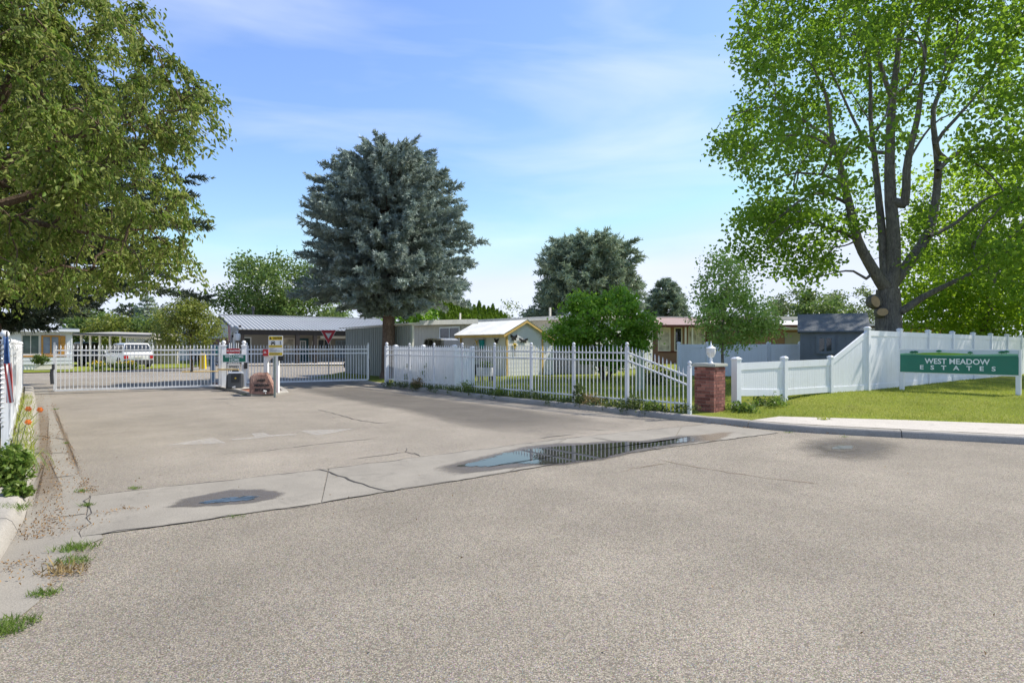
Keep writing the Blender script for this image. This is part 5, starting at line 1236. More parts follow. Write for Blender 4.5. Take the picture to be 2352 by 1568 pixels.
# house with warm timber beyond the tall fence
t = thing('timber_porch_house', 'pale house with a warm timber porch beam glimpsed below the leaves beyond the tall fence', 'house', (X(2110, 44), 44, .1))
c = frame((X(2062, 44), 44), (1, .08))
MB().fbox(c, 0, 9, 1.2, 7, .1, 2.9).build('wall', 'wall light', t); MB().fbox(c, -.3, 9.3, -.2, 7.3, 3.05, 3.25).build('roof', 'cream', t)
MB().fbox(c, 0, 4.8, -.1, .1, 2.2, 2.75).fbox(c, 0, 4.8, -.12, .0, 1.5, 1.9).build('porch_beam', 'orange wood', t)
for a in (.1, 2.4, 4.7): MB().fbox(c, a-.08, a+.08, -.08, .08, .1, 2.2).build('porch_post', 'orange wood', t)
window(t, c, 5.5, 7.2, 1.2, 2.3, 1.2, 'glass blue')
def lattice(mb, fr, a0, a1, z0, z1, b, gap=.14, w=.018):
    H_ = z1-z0; k = a0-H_
    while k < a1:
        for s in (1, -1):
            p0, p1 = (k, z0), (k+H_, z1)
            if s < 0: p0, p1 = (k+H_, z0), (k, z1)
            (xa, za), (xb, zb_) = sorted((p0, p1))
            if xb > a0 and xa < a1:
                f = lambda x: za+(zb_-za)*(x-xa)/(xb-xa); X0, X1 = max(xa, a0), min(xb, a1)
                bb = b+(.008 if s > 0 else 0)
                mb.hull8([fr(X0, bb, f(X0)-w), fr(X1, bb, f(X1)-w), fr(X1, bb+.007, f(X1)-w), fr(X0, bb+.007, f(X0)-w), fr(X0, bb, f(X0)+w), fr(X1, bb, f(X1)+w), fr(X1, bb+.007, f(X1)+w), fr(X0, bb+.007, f(X0)+w)])
        k += gap
# white home at the far left
t = thing('white_home', 'white mobile home with orange timber window trim and shutter at the far left', 'home', (-28, 37, 0))
c = frame((X(166.5, 37), 37), (-.8, -.6)); hw = lambda a, b, z: c(a, -b, z)
MB().fbox(hw, 0, 11, 0, 8, .0, 2.36).build('wall', 'home white', t)
mb = MB(); ribs(mb, hw, .05, 10.9, 0, 1.02, 2.34, .22, .03, .015)
mb.build('upper_battens', 'home white', t)
mb = MB()
for k in range(3): mb.fbox(hw, .0, 11, -.05-.012*(k % 2), -.003, .36+.22*k, .36+.22*k+.195)
mb.build('lower_boards', 'home white', t)
mb = MB(); ribs(mb, hw, .05, 10.9, 0, .0, .34, .16, .05, .02); mb.build('skirting', 'offwhite', t)
MB().hull8([hw(-.35, -.35, 2.42), hw(11.3, -.35, 2.42), hw(11.3, 4, 3.0), hw(-.35, 4, 2.55), hw(-.35, -.35, 2.52), hw(11.3, -.35, 2.9), hw(11.3, 4, 3.1), hw(-.35, 4, 2.66)]).build('roof', 'box grey', t)
MB().fbox(hw, -.36, 11, -.40, -.354, 2.37, 2.52).build('fascia', 'home white', t)
wf = window(t, hw, .70, 1.44, 1.02, 2.05, 0, 'glass blue', 'orange wood', .10, 1)
window(t, hw, 1.66, 2.42, 1.02, 2.12, 0, 'glass green', 'cream', .06, 1); window(t, hw, 3.2, 4.0, 1.02, 2.05, 0, 'glass blue', 'orange wood', .1, 1)
MB().fbox(hw, .36, .585, -.07, -.02, .95, 2.12).build('shutter', 'orange wood', t)
MB().fbox(hw, .30, 2.6, -.08, -.004, .82, .915).build('window_ledge', 'orange wood', t)
t = thing('planter_box', 'low white planter box with a round green bush in front of the white home', 'planter', (X(123, 35.5), 35.5, .05))
cx = X(123, 35.5); az_ = math.atan2(.6, .8); MB().box((cx, 35.5, .24), (1.75, .5, .14), az_).box((cx, 35.5, .12), (1.8, .54, .10), az_).build('box', 'cream', t); MB().box((cx, 35.5, .312), (1.6, .38, .012), az_).build('soil', 'dirt', t)
leaves('bush', 'lf green', t, clump_leaves(in_ellipsoid(40, (cx-.5, 35.15, .66), (.40, .3, .30), .5), 30, .07), .10, .6)
# carport and lattice beyond
t = thing('lattice_carport', 'open carport with flat roof, white posts and a lattice end screen', 'carport', (-24, 44, 0))
c = frame((X(168, 41), 41.0), (.985, .17))
LC = 4.9
MB().hull8([c(0, 0, 2.22), c(5.0, 0, 2.10), c(5.0, 6, 2.3), c(0, 6, 2.45), c(0, 0, 2.36), c(5.0, 0, 2.24), c(5.0, 6, 2.44), c(0, 6, 2.6)]).build('roof', 'wall taupe', t)
MB().hull8([c(-.05, -.06, 2.30), c(5.05, -.06, 2.18), c(5.05, -.004, 2.18), c(-.05, -.004, 2.30), c(-.05, -.06, 2.40), c(5.05, -.06, 2.28), c(5.05, -.004, 2.28), c(-.05, -.004, 2.40)]).build('fascia', 'box grey', t)
for u in (187, 207.6, 229.8, 253, 277): q = hit(u, c(0, .4, 0), (.985, .17)); MB().box((q.x, q.y, 1.1), (.11, .11, 2.2)).build('post', 'cream', t)
MB().fbox(c, 2.7, 4.9, 5.0, 5.2, 0, 2.25).build('rear_wall', 'beige', t); window(t, c, 2.9, 3.35, 1.3, 2.05, 5.0, 'glass green', 'vinyl', .08, 0)
c2 = frame((X(291, 42), 42), (.97, .24)); mb = MB(); lattice(mb, c2, 0, 1.6, .1, 2.0, 0); mb.fbox(c2, -.05, 0, -.02, .04, 0, 2.1).fbox(c2, 1.6, 1.66, -.02, .04, 0, 2.0).build('lattice_screen', 'vinyl', t)
MB().hull8([c2(-.2, -.1, 2.06), c2(1.75, -.1, 1.96), c2(1.75, 2, 1.96), c2(-.2, 2, 2.06), c2(-.2, -.1, 2.20), c2(1.75, -.1, 2.10), c2(1.75, 2, 2.10), c2(-.2, 2, 2.20)]).build('screen_roof', 'cream', t)
text_mesh('house_number', '62', .26, 'black', t, plane_mtx(c2(1.25, -.03, 1.78), (.97, .24, 0)), extrude=.005)
# ------------------------------------------------------------------ vehicles
def car(name, label, loc, rz, paint, L_=4.6, W_=1.85, H_=1.68, kind='suv', cat='car'):
    "x points forward; body, cabin, glass, lights, bumpers and wheels as separate parts"
    t = thing(name, label, cat, loc, rz); r = .35; zb = .30; belt = .98 if kind != 'sedan' else .88
    def loft(secs, nm, m, n=0):
        mb = MB(); vs = []; k = None
        for (x, pr) in secs:
            k = len(pr); vs += [(x, y, z) for y, z in pr]
        fs = [tuple(range(k))[::-1], tuple(range((len(secs)-1)*k, len(secs)*k))]
        for i in range(len(secs)-1):
            for j in range(k): fs.append((i*k+j, i*k+(j+1) % k, (i+1)*k+(j+1) % k, (i+1)*k+j))
        mb.add(vs, fs); return mb.build(nm, m, t, True, local=True)
    h = L_/2; w2 = W_/2
    def sec(x, wk, z0, z1): a = w2*wk; return (x, [(-a*.93, z0), (-a, z0+.12), (-a, z1-.22), (-a*.95, z1-.06), (-a*.86, z1), (a*.86, z1), (a*.95, z1-.06), (a, z1-.22), (a, z0+.12), (a*.93, z0)])
    hood = belt+.04 if kind != 'sedan' else belt-.02
    loft([sec(-h, .90, zb+.16, belt-.05), sec(-h+.10, .97, zb, belt+.01), sec(-h*.5, 1, zb, belt+.02), sec(h*.25, 1, zb, belt), sec(h*.42, .99, zb, hood-.02), sec(h-.35, .96, zb, hood-.09), sec(h-.06, .88, zb+.05, hood-.20), sec(h, .80, zb+.14, hood-.32)], 'body', paint)
    def csec(x, wk, z0, z1, tk): a = w2*wk; b = a*tk; return (x, [(-a, z0), (-b, z1-.05), (-b*.9, z1), (b*.9, z1), (b, z1-.05), (a, z0)])
    if kind == 'pickup': xr, xrt, xft, xf = -h*.10, -h*.04, h*.24, h*.52
    else: xr, xrt, xft, xf = -h+.12, -h+.42, h*.12, h*.45
    z0 = belt-.02
    loft([csec(xr, .93, z0, z0+.05, .98), csec(xrt, .94, z0, H_-.02, .82), csec((xrt+xft)/2, .95, z0, H_, .80), csec(xft, .95, z0, H_-.03, .80), csec(xf, .92, z0, z0+.05, .97)], 'cabin', paint)
    def lerp(a, b, f): return a+(b-a)*f
    def cab(x):  # half width at height fraction f, at x
        pass
    gt = H_-.10; gb = belt+.05
    def sideq(x0, x1, x2, x3, sgn, nm):
        mb = MB(); f = lambda z: lerp(.945, .945*.81, (z-z0)/(H_-.05-z0))*w2*sgn
        pts = [(x0, f(gb)+sgn*.006, gb), (x1, f(gb)+sgn*.006, gb), (x2, f(gt)+sgn*.006, gt), (x3, f(gt)+sgn*.006, gt)]
        mb.prism(pts, (0, sgn*.006, 0)); mb.build(nm, 'glass', t, local=True)
    for sg in (-1, 1):
        xm = (xrt+xft)/2
        sideq(xm+.05, lerp(xf, xft, .12)-.12, xft-.05, xm+.05, sg, 'side_window'); sideq(lerp(xr, xrt, .2)+.12, xm-.05, xm-.05, xrt+.10, sg, 'side_window')
    a = w2*.80
    for nm, (xa, za), (xb, zb_), s in (('windscreen', (lerp(xf, xft, .14), lerp(z0+.05, H_-.03, .14)), (lerp(xf, xft, .90), lerp(z0+.05, H_-.03, .90)), 1), ('rear_window', (lerp(xr, xrt, .16), lerp(z0+.05, H_-.02, .16)), (lerp(xr, xrt, .88), lerp(z0+.05, H_-.02, .88)), -1)):
        MB().prism([(xa+s*.012, -a*1.08, za), (xa+s*.012, a*1.08, za), (xb+s*.012, a*.90, zb_), (xb+s*.012, -a*.90, zb_)], (s*.010, 0, .004)).build(nm, 'glass', t, local=True)
    for x, nm in ((-h-.03, 'rear_bumper'), (h-.12, 'front_bumper')):
        MB().hull8([(x, -w2*.90, zb-.02), (x+.16, -w2*.96, zb-.02), (x+.16, w2*.96, zb-.02), (x, w2*.90, zb-.02), (x, -w2*.90, zb+.26), (x+.16, -w2*.97, zb+.26), (x+.16, w2*.97, zb+.26), (x, w2*.90, zb+.26)]).build(nm, 'car lower', t, local=True)
    for sg in (-1, 1):
        MB().box((-h+.045, sg*w2*.80, belt-.20), (.14, .24, .26)).build('tail_light', 'tail', t, local=True)
        MB().box((h-.16, sg*w2*.68, hood-.30), (.18, .30, .14)).build('headlight', 'lamp glass', t, local=True)
        MB().box((xf-.28, sg*(w2+.07), belt+.10), (.14, .18, .14)).build('mirror', paint, t, local=True)
        for x in (-h+.85, h-.88):
            y = sg*(w2-.11)
            tw_ = MB(); n = 20; prof = [(.20, -.10), (r-.03, -.11), (r, -.07), (r, .07), (r-.03, .11), (.20, .10)]
            vs = []; fs = []
            for (rr, yy) in prof:
                for k in range(n): vs.append((x+rr*math.cos(2*PI*k/n), y+yy, r+rr*math.sin(2*PI*k/n)))
            for i in range(len(prof)-1):
                for k in range(n): fs.append((i*n+k, i*n+(k+1) % n, (i+1)*n+(k+1) % n, (i+1)*n+k))
            tw_.add(vs, fs); tw = tw_.build('wheel', 'rubber', t, True, local=True)
            rm = MB()
            for k in range(6): a2 = 2*PI*k/6; rm.box((x+.12*math.cos(a2), y+sg*.085, r+.12*math.sin(a2)), (.20, .02, .055), m=Matrix.Rotation(-a2, 3, 'Y'))
            rm.tube([(x, y-.06, r), (x, y+.06, r)], .21, 16); rm.tube([(x, y+sg*.06, r), (x, y+sg*.11, r)], .06, 10)
            rm.build('rim', 'rim', tw, local=True)
            MB().prism([(x+(r+.07)*math.cos(q), sg*(w2-.004) if sg > 0 else -w2-.004, r+(r+.07)*math.sin(q)) for q in np.linspace(-.25, PI+.25, 14)], (0, .008, 0)).build('wheel_arch', 'car lower', t, local=True)
    MB().box((-h+.02, 0, belt-.22), (.10, .50, .14)).build('number_plate', 'fascia', t, local=True)
    return t
car('parked_car', 'white sport utility vehicle seen from behind, parked by the lattice screen', (X(287, 40.2), 40.4, 0), math.radians(140), 'car white')
car('parked_car', 'dark green pickup truck with red tail light parked under the open carport', (X(196, 43), 43.4, 0), math.radians(168), 'car dark', 5.0, 1.9, 1.75, 'pickup', 'pickup')
car('parked_car', 'dark purple car with one wheel showing past the steel clad carport wall', (-7.0, 31.6, .02), math.radians(142), 'car purple', 4.3, 1.75, 1.46, 'suv')
car('parked_car', 'silver pickup truck whose cab roof shows above the white fence under the carport', (-3.6, 28.9, .1), math.atan2(-.77, .64), 'car silver', 5.2, 1.9, 1.78, 'pickup', 'pickup')
# things beyond the entry gate
t = thing('notice_board', 'pale blue framed notice board with a teal top on wide posts beyond the entry gate', 'notice board', (X(500, 24), 24, 0))
for u, w_ in ((489, .17), (527, .06)): MB().box((X(u, 24), 24, .78), (w_, .08, 1.56)).build('post', 'pale blue', t)
MB().box((X(508, 24), 24.02, 1.52), (.76, .06, .06)).build('top_rail', 'pale blue', t); MB().box((X(510, 24), 24.02, 1.30), (.56, .03, .36)).build('panel', 'teal bright', t); MB().box((X(510, 24), 24.02, .98), (.56, .03, .22)).build('panel', 'glass blue', t)
t = thing('bollard', 'short pale blue bollard beside the notice board beyond the gate', 'bollard', (X(515, 25), 25, 0)); 
MB().box((X(515, 25), 25, .50), (.14, .14, 1.0)).build('shaft', 'pale blue', t); MB().lathe([(.09, 1.0), (.09, 1.04), (.03, 1.09)], (X(515, 25), 25, 0), 10).build('cap', 'alu', t)
t = thing('utility_box', 'yellow plastic utility box on the far grass seen through the entry gate', 'utility box', (X(466, 38), 38, 0))
yb_ = MB().hull8(taper((X(466, 38), 38, 0), (.36, .3), (.30, .24), .95, 0, Matrix.Rotation(.2, 3, 'Z'))).build('body', 'yellow', t); MB().hull8(taper((X(466, 38), 38, 0), (.36, .3), (.22, .18), .06, .95, Matrix.Rotation(.2, 3, 'Z'))).build('lid', 'shed trim', t)
t = thing('picket_railing', 'low white picket railing on the far lawn beyond the entry gate', 'railing', (X(395, 50), 50, 0))
mb = MB(); 
for k in range(22): mb.box((X(365+k*3.4, 50), 50, .75), (.06, .03, .8))
mb.build('pickets', 'vinyl', t); MB().box((X(400, 50), 50.03, 1.05), (2.9, .04, .07)).box((X(400, 50), 50.03, .5), (2.9, .04, .07)).build('rail', 'vinyl', t)
t = thing('grey_far_home', 'pale home with dark windows half hidden behind the yellow green tree', 'home', (X(445, 56), 56, 0)); c = frame((X(360, 56), 56), (1, .1))
MB().fbox(c, 0, 7, 0, 4, 0, 2.6).build('wall', 'wall light', t); MB().fbox(c, -.3, 7.3, -.3, 4.3, 2.6, 2.85).build('roof', 'box grey', t); window(t, c, 1, 2.2, 1.1, 2, 0, 'glass'); window(t, c, 4.2, 5.6, 1.1, 2, 0, 'glass')
t = thing('picnic_table', 'dark brown picnic table on the shaded lawn beyond the entry gate', 'table', (X(474, 43), 43, 0)); cx = X(474, 43)
MB().box((cx, 43, .78), (1.9, .8, .06)).build('table_top', 'brown dark', t)
for s in (-1, 1): MB().box((cx, 43+s*.7, .46), (1.9, .28, .05)).build('bench', 'brown dark', t); MB().box((cx+s*.7, 43, .4), (.08, 1.5, .07)).box((cx+s*.7, 43.3, .38), (.08, .08, .76), m=Matrix.Rotation(.35, 3, 'X')).box((cx+s*.7, 42.7, .38), (.08, .08, .76), m=Matrix.Rotation(-.35, 3, 'X')).build('leg', 'brown dark', t)
t = thing('stump_post', 'pale green weathered wooden post in the yard behind the sloping fence bay', 'post', (X(1470, 18.5), 18.5, .1)); 
MB().tube([(X(1470, 18.5), 18.5, .05), (X(1470, 18.5)+.02, 18.5, .7), (X(1470, 18.5), 18.5, 1.30)], [.15, .135, .13], 12).build('shaft', 'lichen', t, True)
# ------------------------------------------------------------------ trees
# tree overhanging from the left
def left_tree():
    b = Vector((-9.7, 9.9, .09)); t = thing('overhanging_tree', 'big olive leaved tree with drooping brownish twigs overhanging the upper left corner', 'tree', b)
    sk = Skel()
    sk.limb([b, b+Vector((.05, .05, 1.2)), b+Vector((.15, -.1, 2.6))], [.30, .22])
    i = len(sk.p)-1
    for pts, r in (([(-9.3, 9.7, 3.4), (-8.3, 9.3, 4.3), (-6.9, 9.1, 4.7), (-5.7, 9.1, 5.2)], (.13, .03)), ([(-9.6, 9.2, 3.6), (-8.8, 8.2, 4.8), (-7.6, 7.8, 5.6), (-6.6, 7.9, 6.4)], (.12, .03)),
                   ([(-9.6, 10.2, 4), (-9.4, 10.8, 6), (-8.4, 10.6, 7.6), (-7.3, 10.3, 8.6)], (.14, .03)), ([(-10.2, 9.6, 4), (-11.4, 9.2, 5.8), (-12.6, 9, 7)], (.12, .03)),
                   ([(-9.2, 9.5, 3.1), (-8.0, 8.9, 3.5), (-6.8, 8.6, 3.3), (-5.8, 8.8, 3.1)], (.10, .02)), ([(-9.7, 9.4, 4.6), (-9.6, 8.8, 7), (-9.4, 8.4, 9)], (.11, .02)), ([(-9.3, 9.8, 3.6), (-8.2, 10.4, 4.3), (-6.6, 10.4, 5.0), (-5.3, 9.9, 5.9)], (.11, .02))):
        sk.limb([sk.p[i]]+[Vector(q) for q in pts], r, i)
    def keep(q):
        z = q[2]; u = CX+F*q[0]/q[1]; v = HY-F*(z-EH)/q[1]
        lim = np.interp(v, [-200, 0, 50, 110, 160, 215, 300, 340, 420, 500, 600, 640, 680, 720], [300, 345, 350, 405, 470, 500, 455, 405, 425, 440, 435, 400, 290, 120])
        return u < lim-62 and v < 668+18*math.sin(u*.05)
    cl = np.concatenate([in_ellipsoid(760, (-9.4, 9.4, 4.9), (4.9, 3.6, 4.0), .5, 2.35, keep), in_ellipsoid(180, (-9.4, 9.4, 7.5), (4.2, 3.2, 3.0), .5, 2.4, keep)])
    # stray sprays that carry the ragged outline
    ex = []
    for (u, v) in ((512, 232), (500, 214), (486, 190), (470, 172), (440, 140), (470, 300), (462, 318), (440, 310), (456, 450), (452, 470), (440, 440), (448, 590), (440, 612), (425, 560), (414, 380), (430, 500), (360, 40), (350, 10), (480, 250), (455, 270), (395, 110), (455, 545)): ex.append(tuple(P(u-38, v, 9.2+RNG.normal()*.5)))
    cl = np.concatenate([cl, np.array(ex)])
    d0 = np.linalg.norm(cl-np.array([-9.5, 9.7, 3.5]), axis=1)
    ends = []
    for k in np.argsort(d0): ends.append(sk.attach(cl[k], .18, 4, .16))
    # hanging twigs
    tw = MB(); tips = []
    for q in cl:
        for _ in range(4):
            a = RNG.random()*2*PI; L_ = RNG.uniform(.3, .7); d = Vector((math.cos(a)*.6+.12, math.sin(a)*.6, RNG.uniform(-.5, .25)))
            p = Vector(q); pts = [p]
            for s in range(4): d.z -= .22; p = p+d.normalized()*L_/4; pts.append(p.copy())
            tw.tube(pts, [.006, .005, .004, .003, .0025], 3, False); tips.append(pts)
    sk.tubes(.008).build('trunk', 'bark twig', t, smooth=True); tw.build('twigs', 'bark twig', t)
    C = []; A = []
    for pts in tips:
        for _ in range(42):
            s = RNG.random()*3.99; i = int(s); f = s-i; q = pts[i].lerp(pts[i+1], f); C.append(tuple(q+Vector(RNG.normal(size=3)*.05))); A.append(tuple((pts[i+1]-pts[i]).normalized()))
    C = np.array(C); A = np.array(A)*.9; A[:, 2] -= .35
    leaves('crown', 'lf left', t, C, .072, .50, 0, .5, .45, None, A+RNG.normal(size=A.shape)*.45, True)
left_tree()
# maple on the right with its limbs laid out as they grow
def maple():
    Y0 = 25.5; q8 = lambda x, y, dy=0: P((2050+x*.638)/1.30612, y*.638/1.30612, Y0+dy)
    b = Vector((X(2048, Y0), Y0, .25)); t = thing('maple_tree', 'tall many limbed maple with grey bark and fresh pruning cuts behind the tall white fence', 'tree', b)
    sk = Skel()
    sk.limb([b+Vector((0, 0, -.1)), b+Vector((0, 0, .5)), q8(965, 1568), q8(965, 1450), q8(962, 1370)], [.60, .46]); tr = len(sk.p)-1
    def L(pts, r, par=None, dy=0.): 
        n = len(pts); P_ = [q8(x, y, dy*(i+1)/n) for i, (x, y) in enumerate(pts)]
        par = sk.near(P_[0]) if par is None else par
        sk.limb([sk.p[par]]+P_, r, par, .5); return len(sk.p)-1
    L([(925, 1320), (870, 1230), (820, 1130), (790, 1000), (760, 880), (730, 750), (700, 650), (688, 540), (660, 420), (600, 300)], (.26, .03), tr, -2.2)
    L([(985, 1290), (988, 1100), (975, 950), (970, 780), (975, 600), (985, 450), (1005, 300), (1020, 150), (1070, 0), (1090, -160)], (.32, .04), tr, .5)
    L([(945, 1270), (935, 1100), (920, 950), (905, 800), (895, 700), (880, 560), (880, 400), (870, 250), (840, 80), (820, -80)], (.20, .03), tr, 2.5)
    L([(1085, 1200), (1150, 1100), (1185, 950), (1198, 780), (1182, 650), (1175, 520), (1230, 380), (1300, 230), (1400, 100)], (.24, .03), tr, 1.5)
    L([(1040, 960), (1050, 800), (1070, 680), (1100, 560), (1120, 400), (1140, 200), (1165, 20), (1190, -120)], (.20, .03), None, -1.2)
    L([(1030, 1460), (1130, 1395), (1250, 1335), (1380, 1270), (1500, 1180)], (.20, .03), tr-1, -2)
    for pts, r, dy in (([(815, 1130), (740, 1090), (640, 1060), (540, 1040), (450, 1110), (380, 1180)], (.09, .02), -1.5), ([(775, 960), (680, 912), (590, 920), (500, 980), (420, 1050), (380, 1110)], (.09, .02), -3), ([(752, 872), (650, 820), (540, 812), (450, 832), (330, 880)], (.08, .02), 1.5),
                       ([(706, 680), (600, 590), (500, 530), (400, 500), (300, 520), (200, 560)], (.08, .02), -1), ([(712, 700), (600, 640), (470, 640), (350, 690), (250, 760)], (.07, .02), -2.5), ([(976, 450), (930, 320), (905, 180), (870, 60), (840, -60)], (.13, .03), -1), ([(893, 715), (830, 620), (780, 520), (700, 350), (600, 200), (480, 120)], (.09, .02), 2),
                       ([(1160, 1110), (1280, 1050), (1400, 950), (1500, 905), (1620, 880)], (.11, .02), 0), ([(1200, 800), (1300, 712), (1420, 692), (1600, 700), (1700, 740)], (.13, .02), 1), ([(1184, 680), (1280, 560), (1400, 420), (1500, 250), (1600, 140)], (.10, .02), -1), ([(860, 1310), (800, 1275), (720, 1280), (600, 1310)], (.07, .02), -1.5), ([(902, 730), (890, 600), (830, 500), (780, 420)], (.05, .02), 2), ([(1048, 860), (1060, 760), (1160, 600), (1250, 540), (1340, 520)], (.08, .02), 2)):
        L(pts, r, None, dy)
    def keep(q):
        u = CX+F*q[0]/q[1]; v = HY-F*(q[2]-EH)/q[1]
        lim = np.interp(v, [-300, 60, 110, 180, 250, 280, 330, 400, 470, 520, 580, 640, 680], [1750, 1700, 1698, 1760, 1640, 1620, 1648, 1690, 1745, 1672, 1655, 1740, 1900])
        low = np.interp(u, [1600, 1680, 1740, 1850, 1950, 2020, 2120, 2250, 2360], [600, 610, 640, 648, 560, 520, 590, 640, 690])
        if u < lim+6 or v > low: return False
        if q[1] < 18.4: return False
        zz = (q[2]-1)*.869; sx, sy = q[0]-.945*zz, q[1]-.326*zz
        if 4.2 < sx < 9.4 and sy < 13.26+.624*(sx-5.06)+1.6: return False
        if 9.4 <= sx < 22 and sy < 16.7: return False
        if 1890 < u < 2220 and 250 < v < 590 and RNG.random() < .68: return False
        g = math.sin(u*.021+1.3)*math.sin(v*.026+.4)+.5*math.sin(u*.047+v*.031)
        return g > -.85
    cl = np.concatenate([in_ellipsoid(660, (17.6, 24.8, 11.2), (10.8, 6.8, 8.6), .5, 3.6, keep), in_ellipsoid(10, (10.2, 24.6, 6.2), (3.2, 2, 2.4), .2, 3.6, keep)])
    d0 = np.linalg.norm(cl-np.array(tuple(b+Vector((0, 0, 6)))), axis=1)
    for k in np.argsort(d0): sk.attach(cl[k], .10, 4, .14)
    sk.tubes(.010, 2.3).build('trunk', 'bark grey', t, smooth=True)
    C = clump_leaves(cl, 84, .38, .6, .2)
    leaves('crown', 'lf maple', t, C, .17, .8, .15, .8, fold=True)
    for (x, y, rx, rz_, tilt) in ((2011, 692, .15, .25, .35), (2027, 716.5, .21, .16, 0)):
        q = P(x, y, Y0-.60); n_ = Vector((-.35, -.9, -.05)).normalized(); mb = MB(); r_ = Vector((n_.y, -n_.x, 0)).normalized(); u_ = n_.cross(r_)
        if u_.z < 0: u_ = -u_
        ct, st = math.cos(tilt), math.sin(tilt)
        mb.prism([q+(r_*(rx*math.cos(a)*ct+rz_*math.sin(a)*st)*1.0+u_*(rz_*math.sin(a)*ct-rx*math.cos(a)*st)) for a in np.linspace(0, 2*PI, 19)[:-1]], n_*.04-n_*0); mb.build('pruning_cut', 'cut wood', t)
        MB().tube([q-n_*.30+Vector((.12, .2, 0)), q-n_*.08, q+n_*.004], [max(rx, rz_)*1.3, (rx+rz_)/2*1.02, (rx+rz_)/2*.88], 14).build('limb_stub', 'bark grey', t, True)
maple()
tree('shade_tree', 'bright lime leaved tree with dark trunk behind the fence above the estate sign', (X(2266, 31.5), 31.5, .1), (X(2262, 31.5), 31.5, 6.2), [((X(2290, 31.5), 31.5, 7.0), (6.2, 4.6, 5.2), .75), ((X(2330, 30.5), 30.5, 4.2), (4.8, 3.0, 2.4), .35), ((X(2150, 32.5), 32.5, 3.6), (2.2, 2.0, 1.7), .12)], 230, 84, .50, .20, 'lf maple two', 'bark grey', .38, None, shell=.35, asp=.72, zmin=2.0, sagz=.25)
tree('shade_tree', 'dense dark green tree in the far corner behind the lime leaved tree', (X(2420, 40), 40, .1), (X(2420, 40), 40, 5), [((X(2420, 40), 40, 6.0), (9.0, 4.0, 6.0), 1)], 160, 90, .7, .28, 'lf green', 'bark grey', .4, None, shell=.3, zmin=1.5)
def bprof(h): return float(np.interp(h, [2.8, 3.3, 3.8, 4.7, 5.6, 6.8, 7.9, 8.7, 9.3, 9.8, 10.2], [.8, 1.5, 3.55, 3.7, 3.35, 3.1, 2.55, 2.0, 1.4, .95, .5]))
spruce('blue_spruce', 'broad blue spruce with a bare trunk standing between the exit gate and the picket fence', (X(892, 25.9), 25.9, .08), 9.95, bprof, 'lf blue', 14, 40, 14, .155, .30, 2.8, tw=.42, per=15, seed=5)
def sprof(R0, H, pw=.7, top=.0): return lambda h: R0*max(0.02, (1-(h/H)))**pw
def s2prof(h): return float(np.interp(h, [.5, 2.2, 4.0, 6, 7.6, 8.6, 9.3, 9.8], [4.3, 4.3, 3.9, 3.6, 3.2, 2.5, 1.6, .5]))
spruce('grey_spruce', 'rounded grey green spruce with tan tipped boughs behind the green yard tree', (X(1348, 46), 46, 0), 9.8, s2prof, 'lf spruce', 12, 30, 12, .30, .35, 1.5, tw=.75, per=9, seed=9)
def s3prof(h): return float(np.interp(h, [.5, 3, 5, 6.3, 7.2], [2.3, 2.1, 1.6, 1.0, .2]))
spruce('grey_spruce', 'smaller blue grey spruce behind the brown home roof', (X(1528, 52), 52, 0), 7.3, s3prof, 'lf spruce', 11, 22, 10, .27, .25, 1.2, tw=.55, per=7, seed=12)
def s4prof(h): return float(np.interp(h, [2.1, 2.8, 3.5, 4.2, 5.5, 7, 9, 11.5, 13], [1.2, 2.0, 4.6, 5.6, 5.9, 5.0, 3.8, 2.0, .3]))
spruce('dark_spruce', 'dark spruce with low sweeping boughs behind the overhanging left tree', (X(-25, 19.3), 19.3, .05), 13, s4prof, 'lf dark', 11, 34, 11, .18, .32, 2.1, tw=.5, per=11, seed=21)
tree('broadleaf_tree', 'full green broadleaf tree rising behind the clubhouse roof', (X(640, 62), 62, 0), (X(640, 62), 62, 5.2), [((X(628, 62), 62, 7.4), (5.2, 4.5, 3.7), .7), ((X(700, 62), 62, 5.2), (4.2, 4, 2.6), .3), ((X(565, 62), 62, 5.2), (3.2, 3.5, 2.6), .2)], 190, 75, .62, .34, 'lf green', 'bark pale', .3, 'trees beyond the gates', shell=.4, zmin=2.5)
tree('yard_tree', 'small yellow green tree with airy leaves left of the clubhouse', (X(441, 36), 36, 0), (X(440, 36), 36, 2.6), [((X(425, 36), 36, 2.7), (2.0, 1.7, 1.55), .6), ((X(468, 36), 36, 2.3), (1.1, 1.2, 1.2), .25), ((X(432, 36), 36, 3.7), (1.1, 1.0, .75), .2)], 150, 60, .22, .15, 'lf yellow', 'bark twig', .09, shell=.2, asp=.5, zmin=1.0)
spruce('far_conifer', 'dark narrow conifer with spreading tip left of the yellow green tree', (X(297, 84), 84, 0), 7.3, lambda h: float(np.interp(h, [.5, 4, 6, 7.3], [2.2, 2.0, 1.6, .4])), 'lf dark', 6, 14, 7, .4, .3, 1, tw=.8, per=6, seed=31)
spruce('far_conifer', 'pointed dark green conifer just left of the yellow green tree', (X(338, 70), 70, 0), 7.3, lambda h: float(np.interp(h, [.5, 2, 5, 7.3], [2.4, 2.2, 1.1, .15])), 'lf spruce', 6, 16, 7, .36, .3, .6, tw=.7, per=6, seed=33)
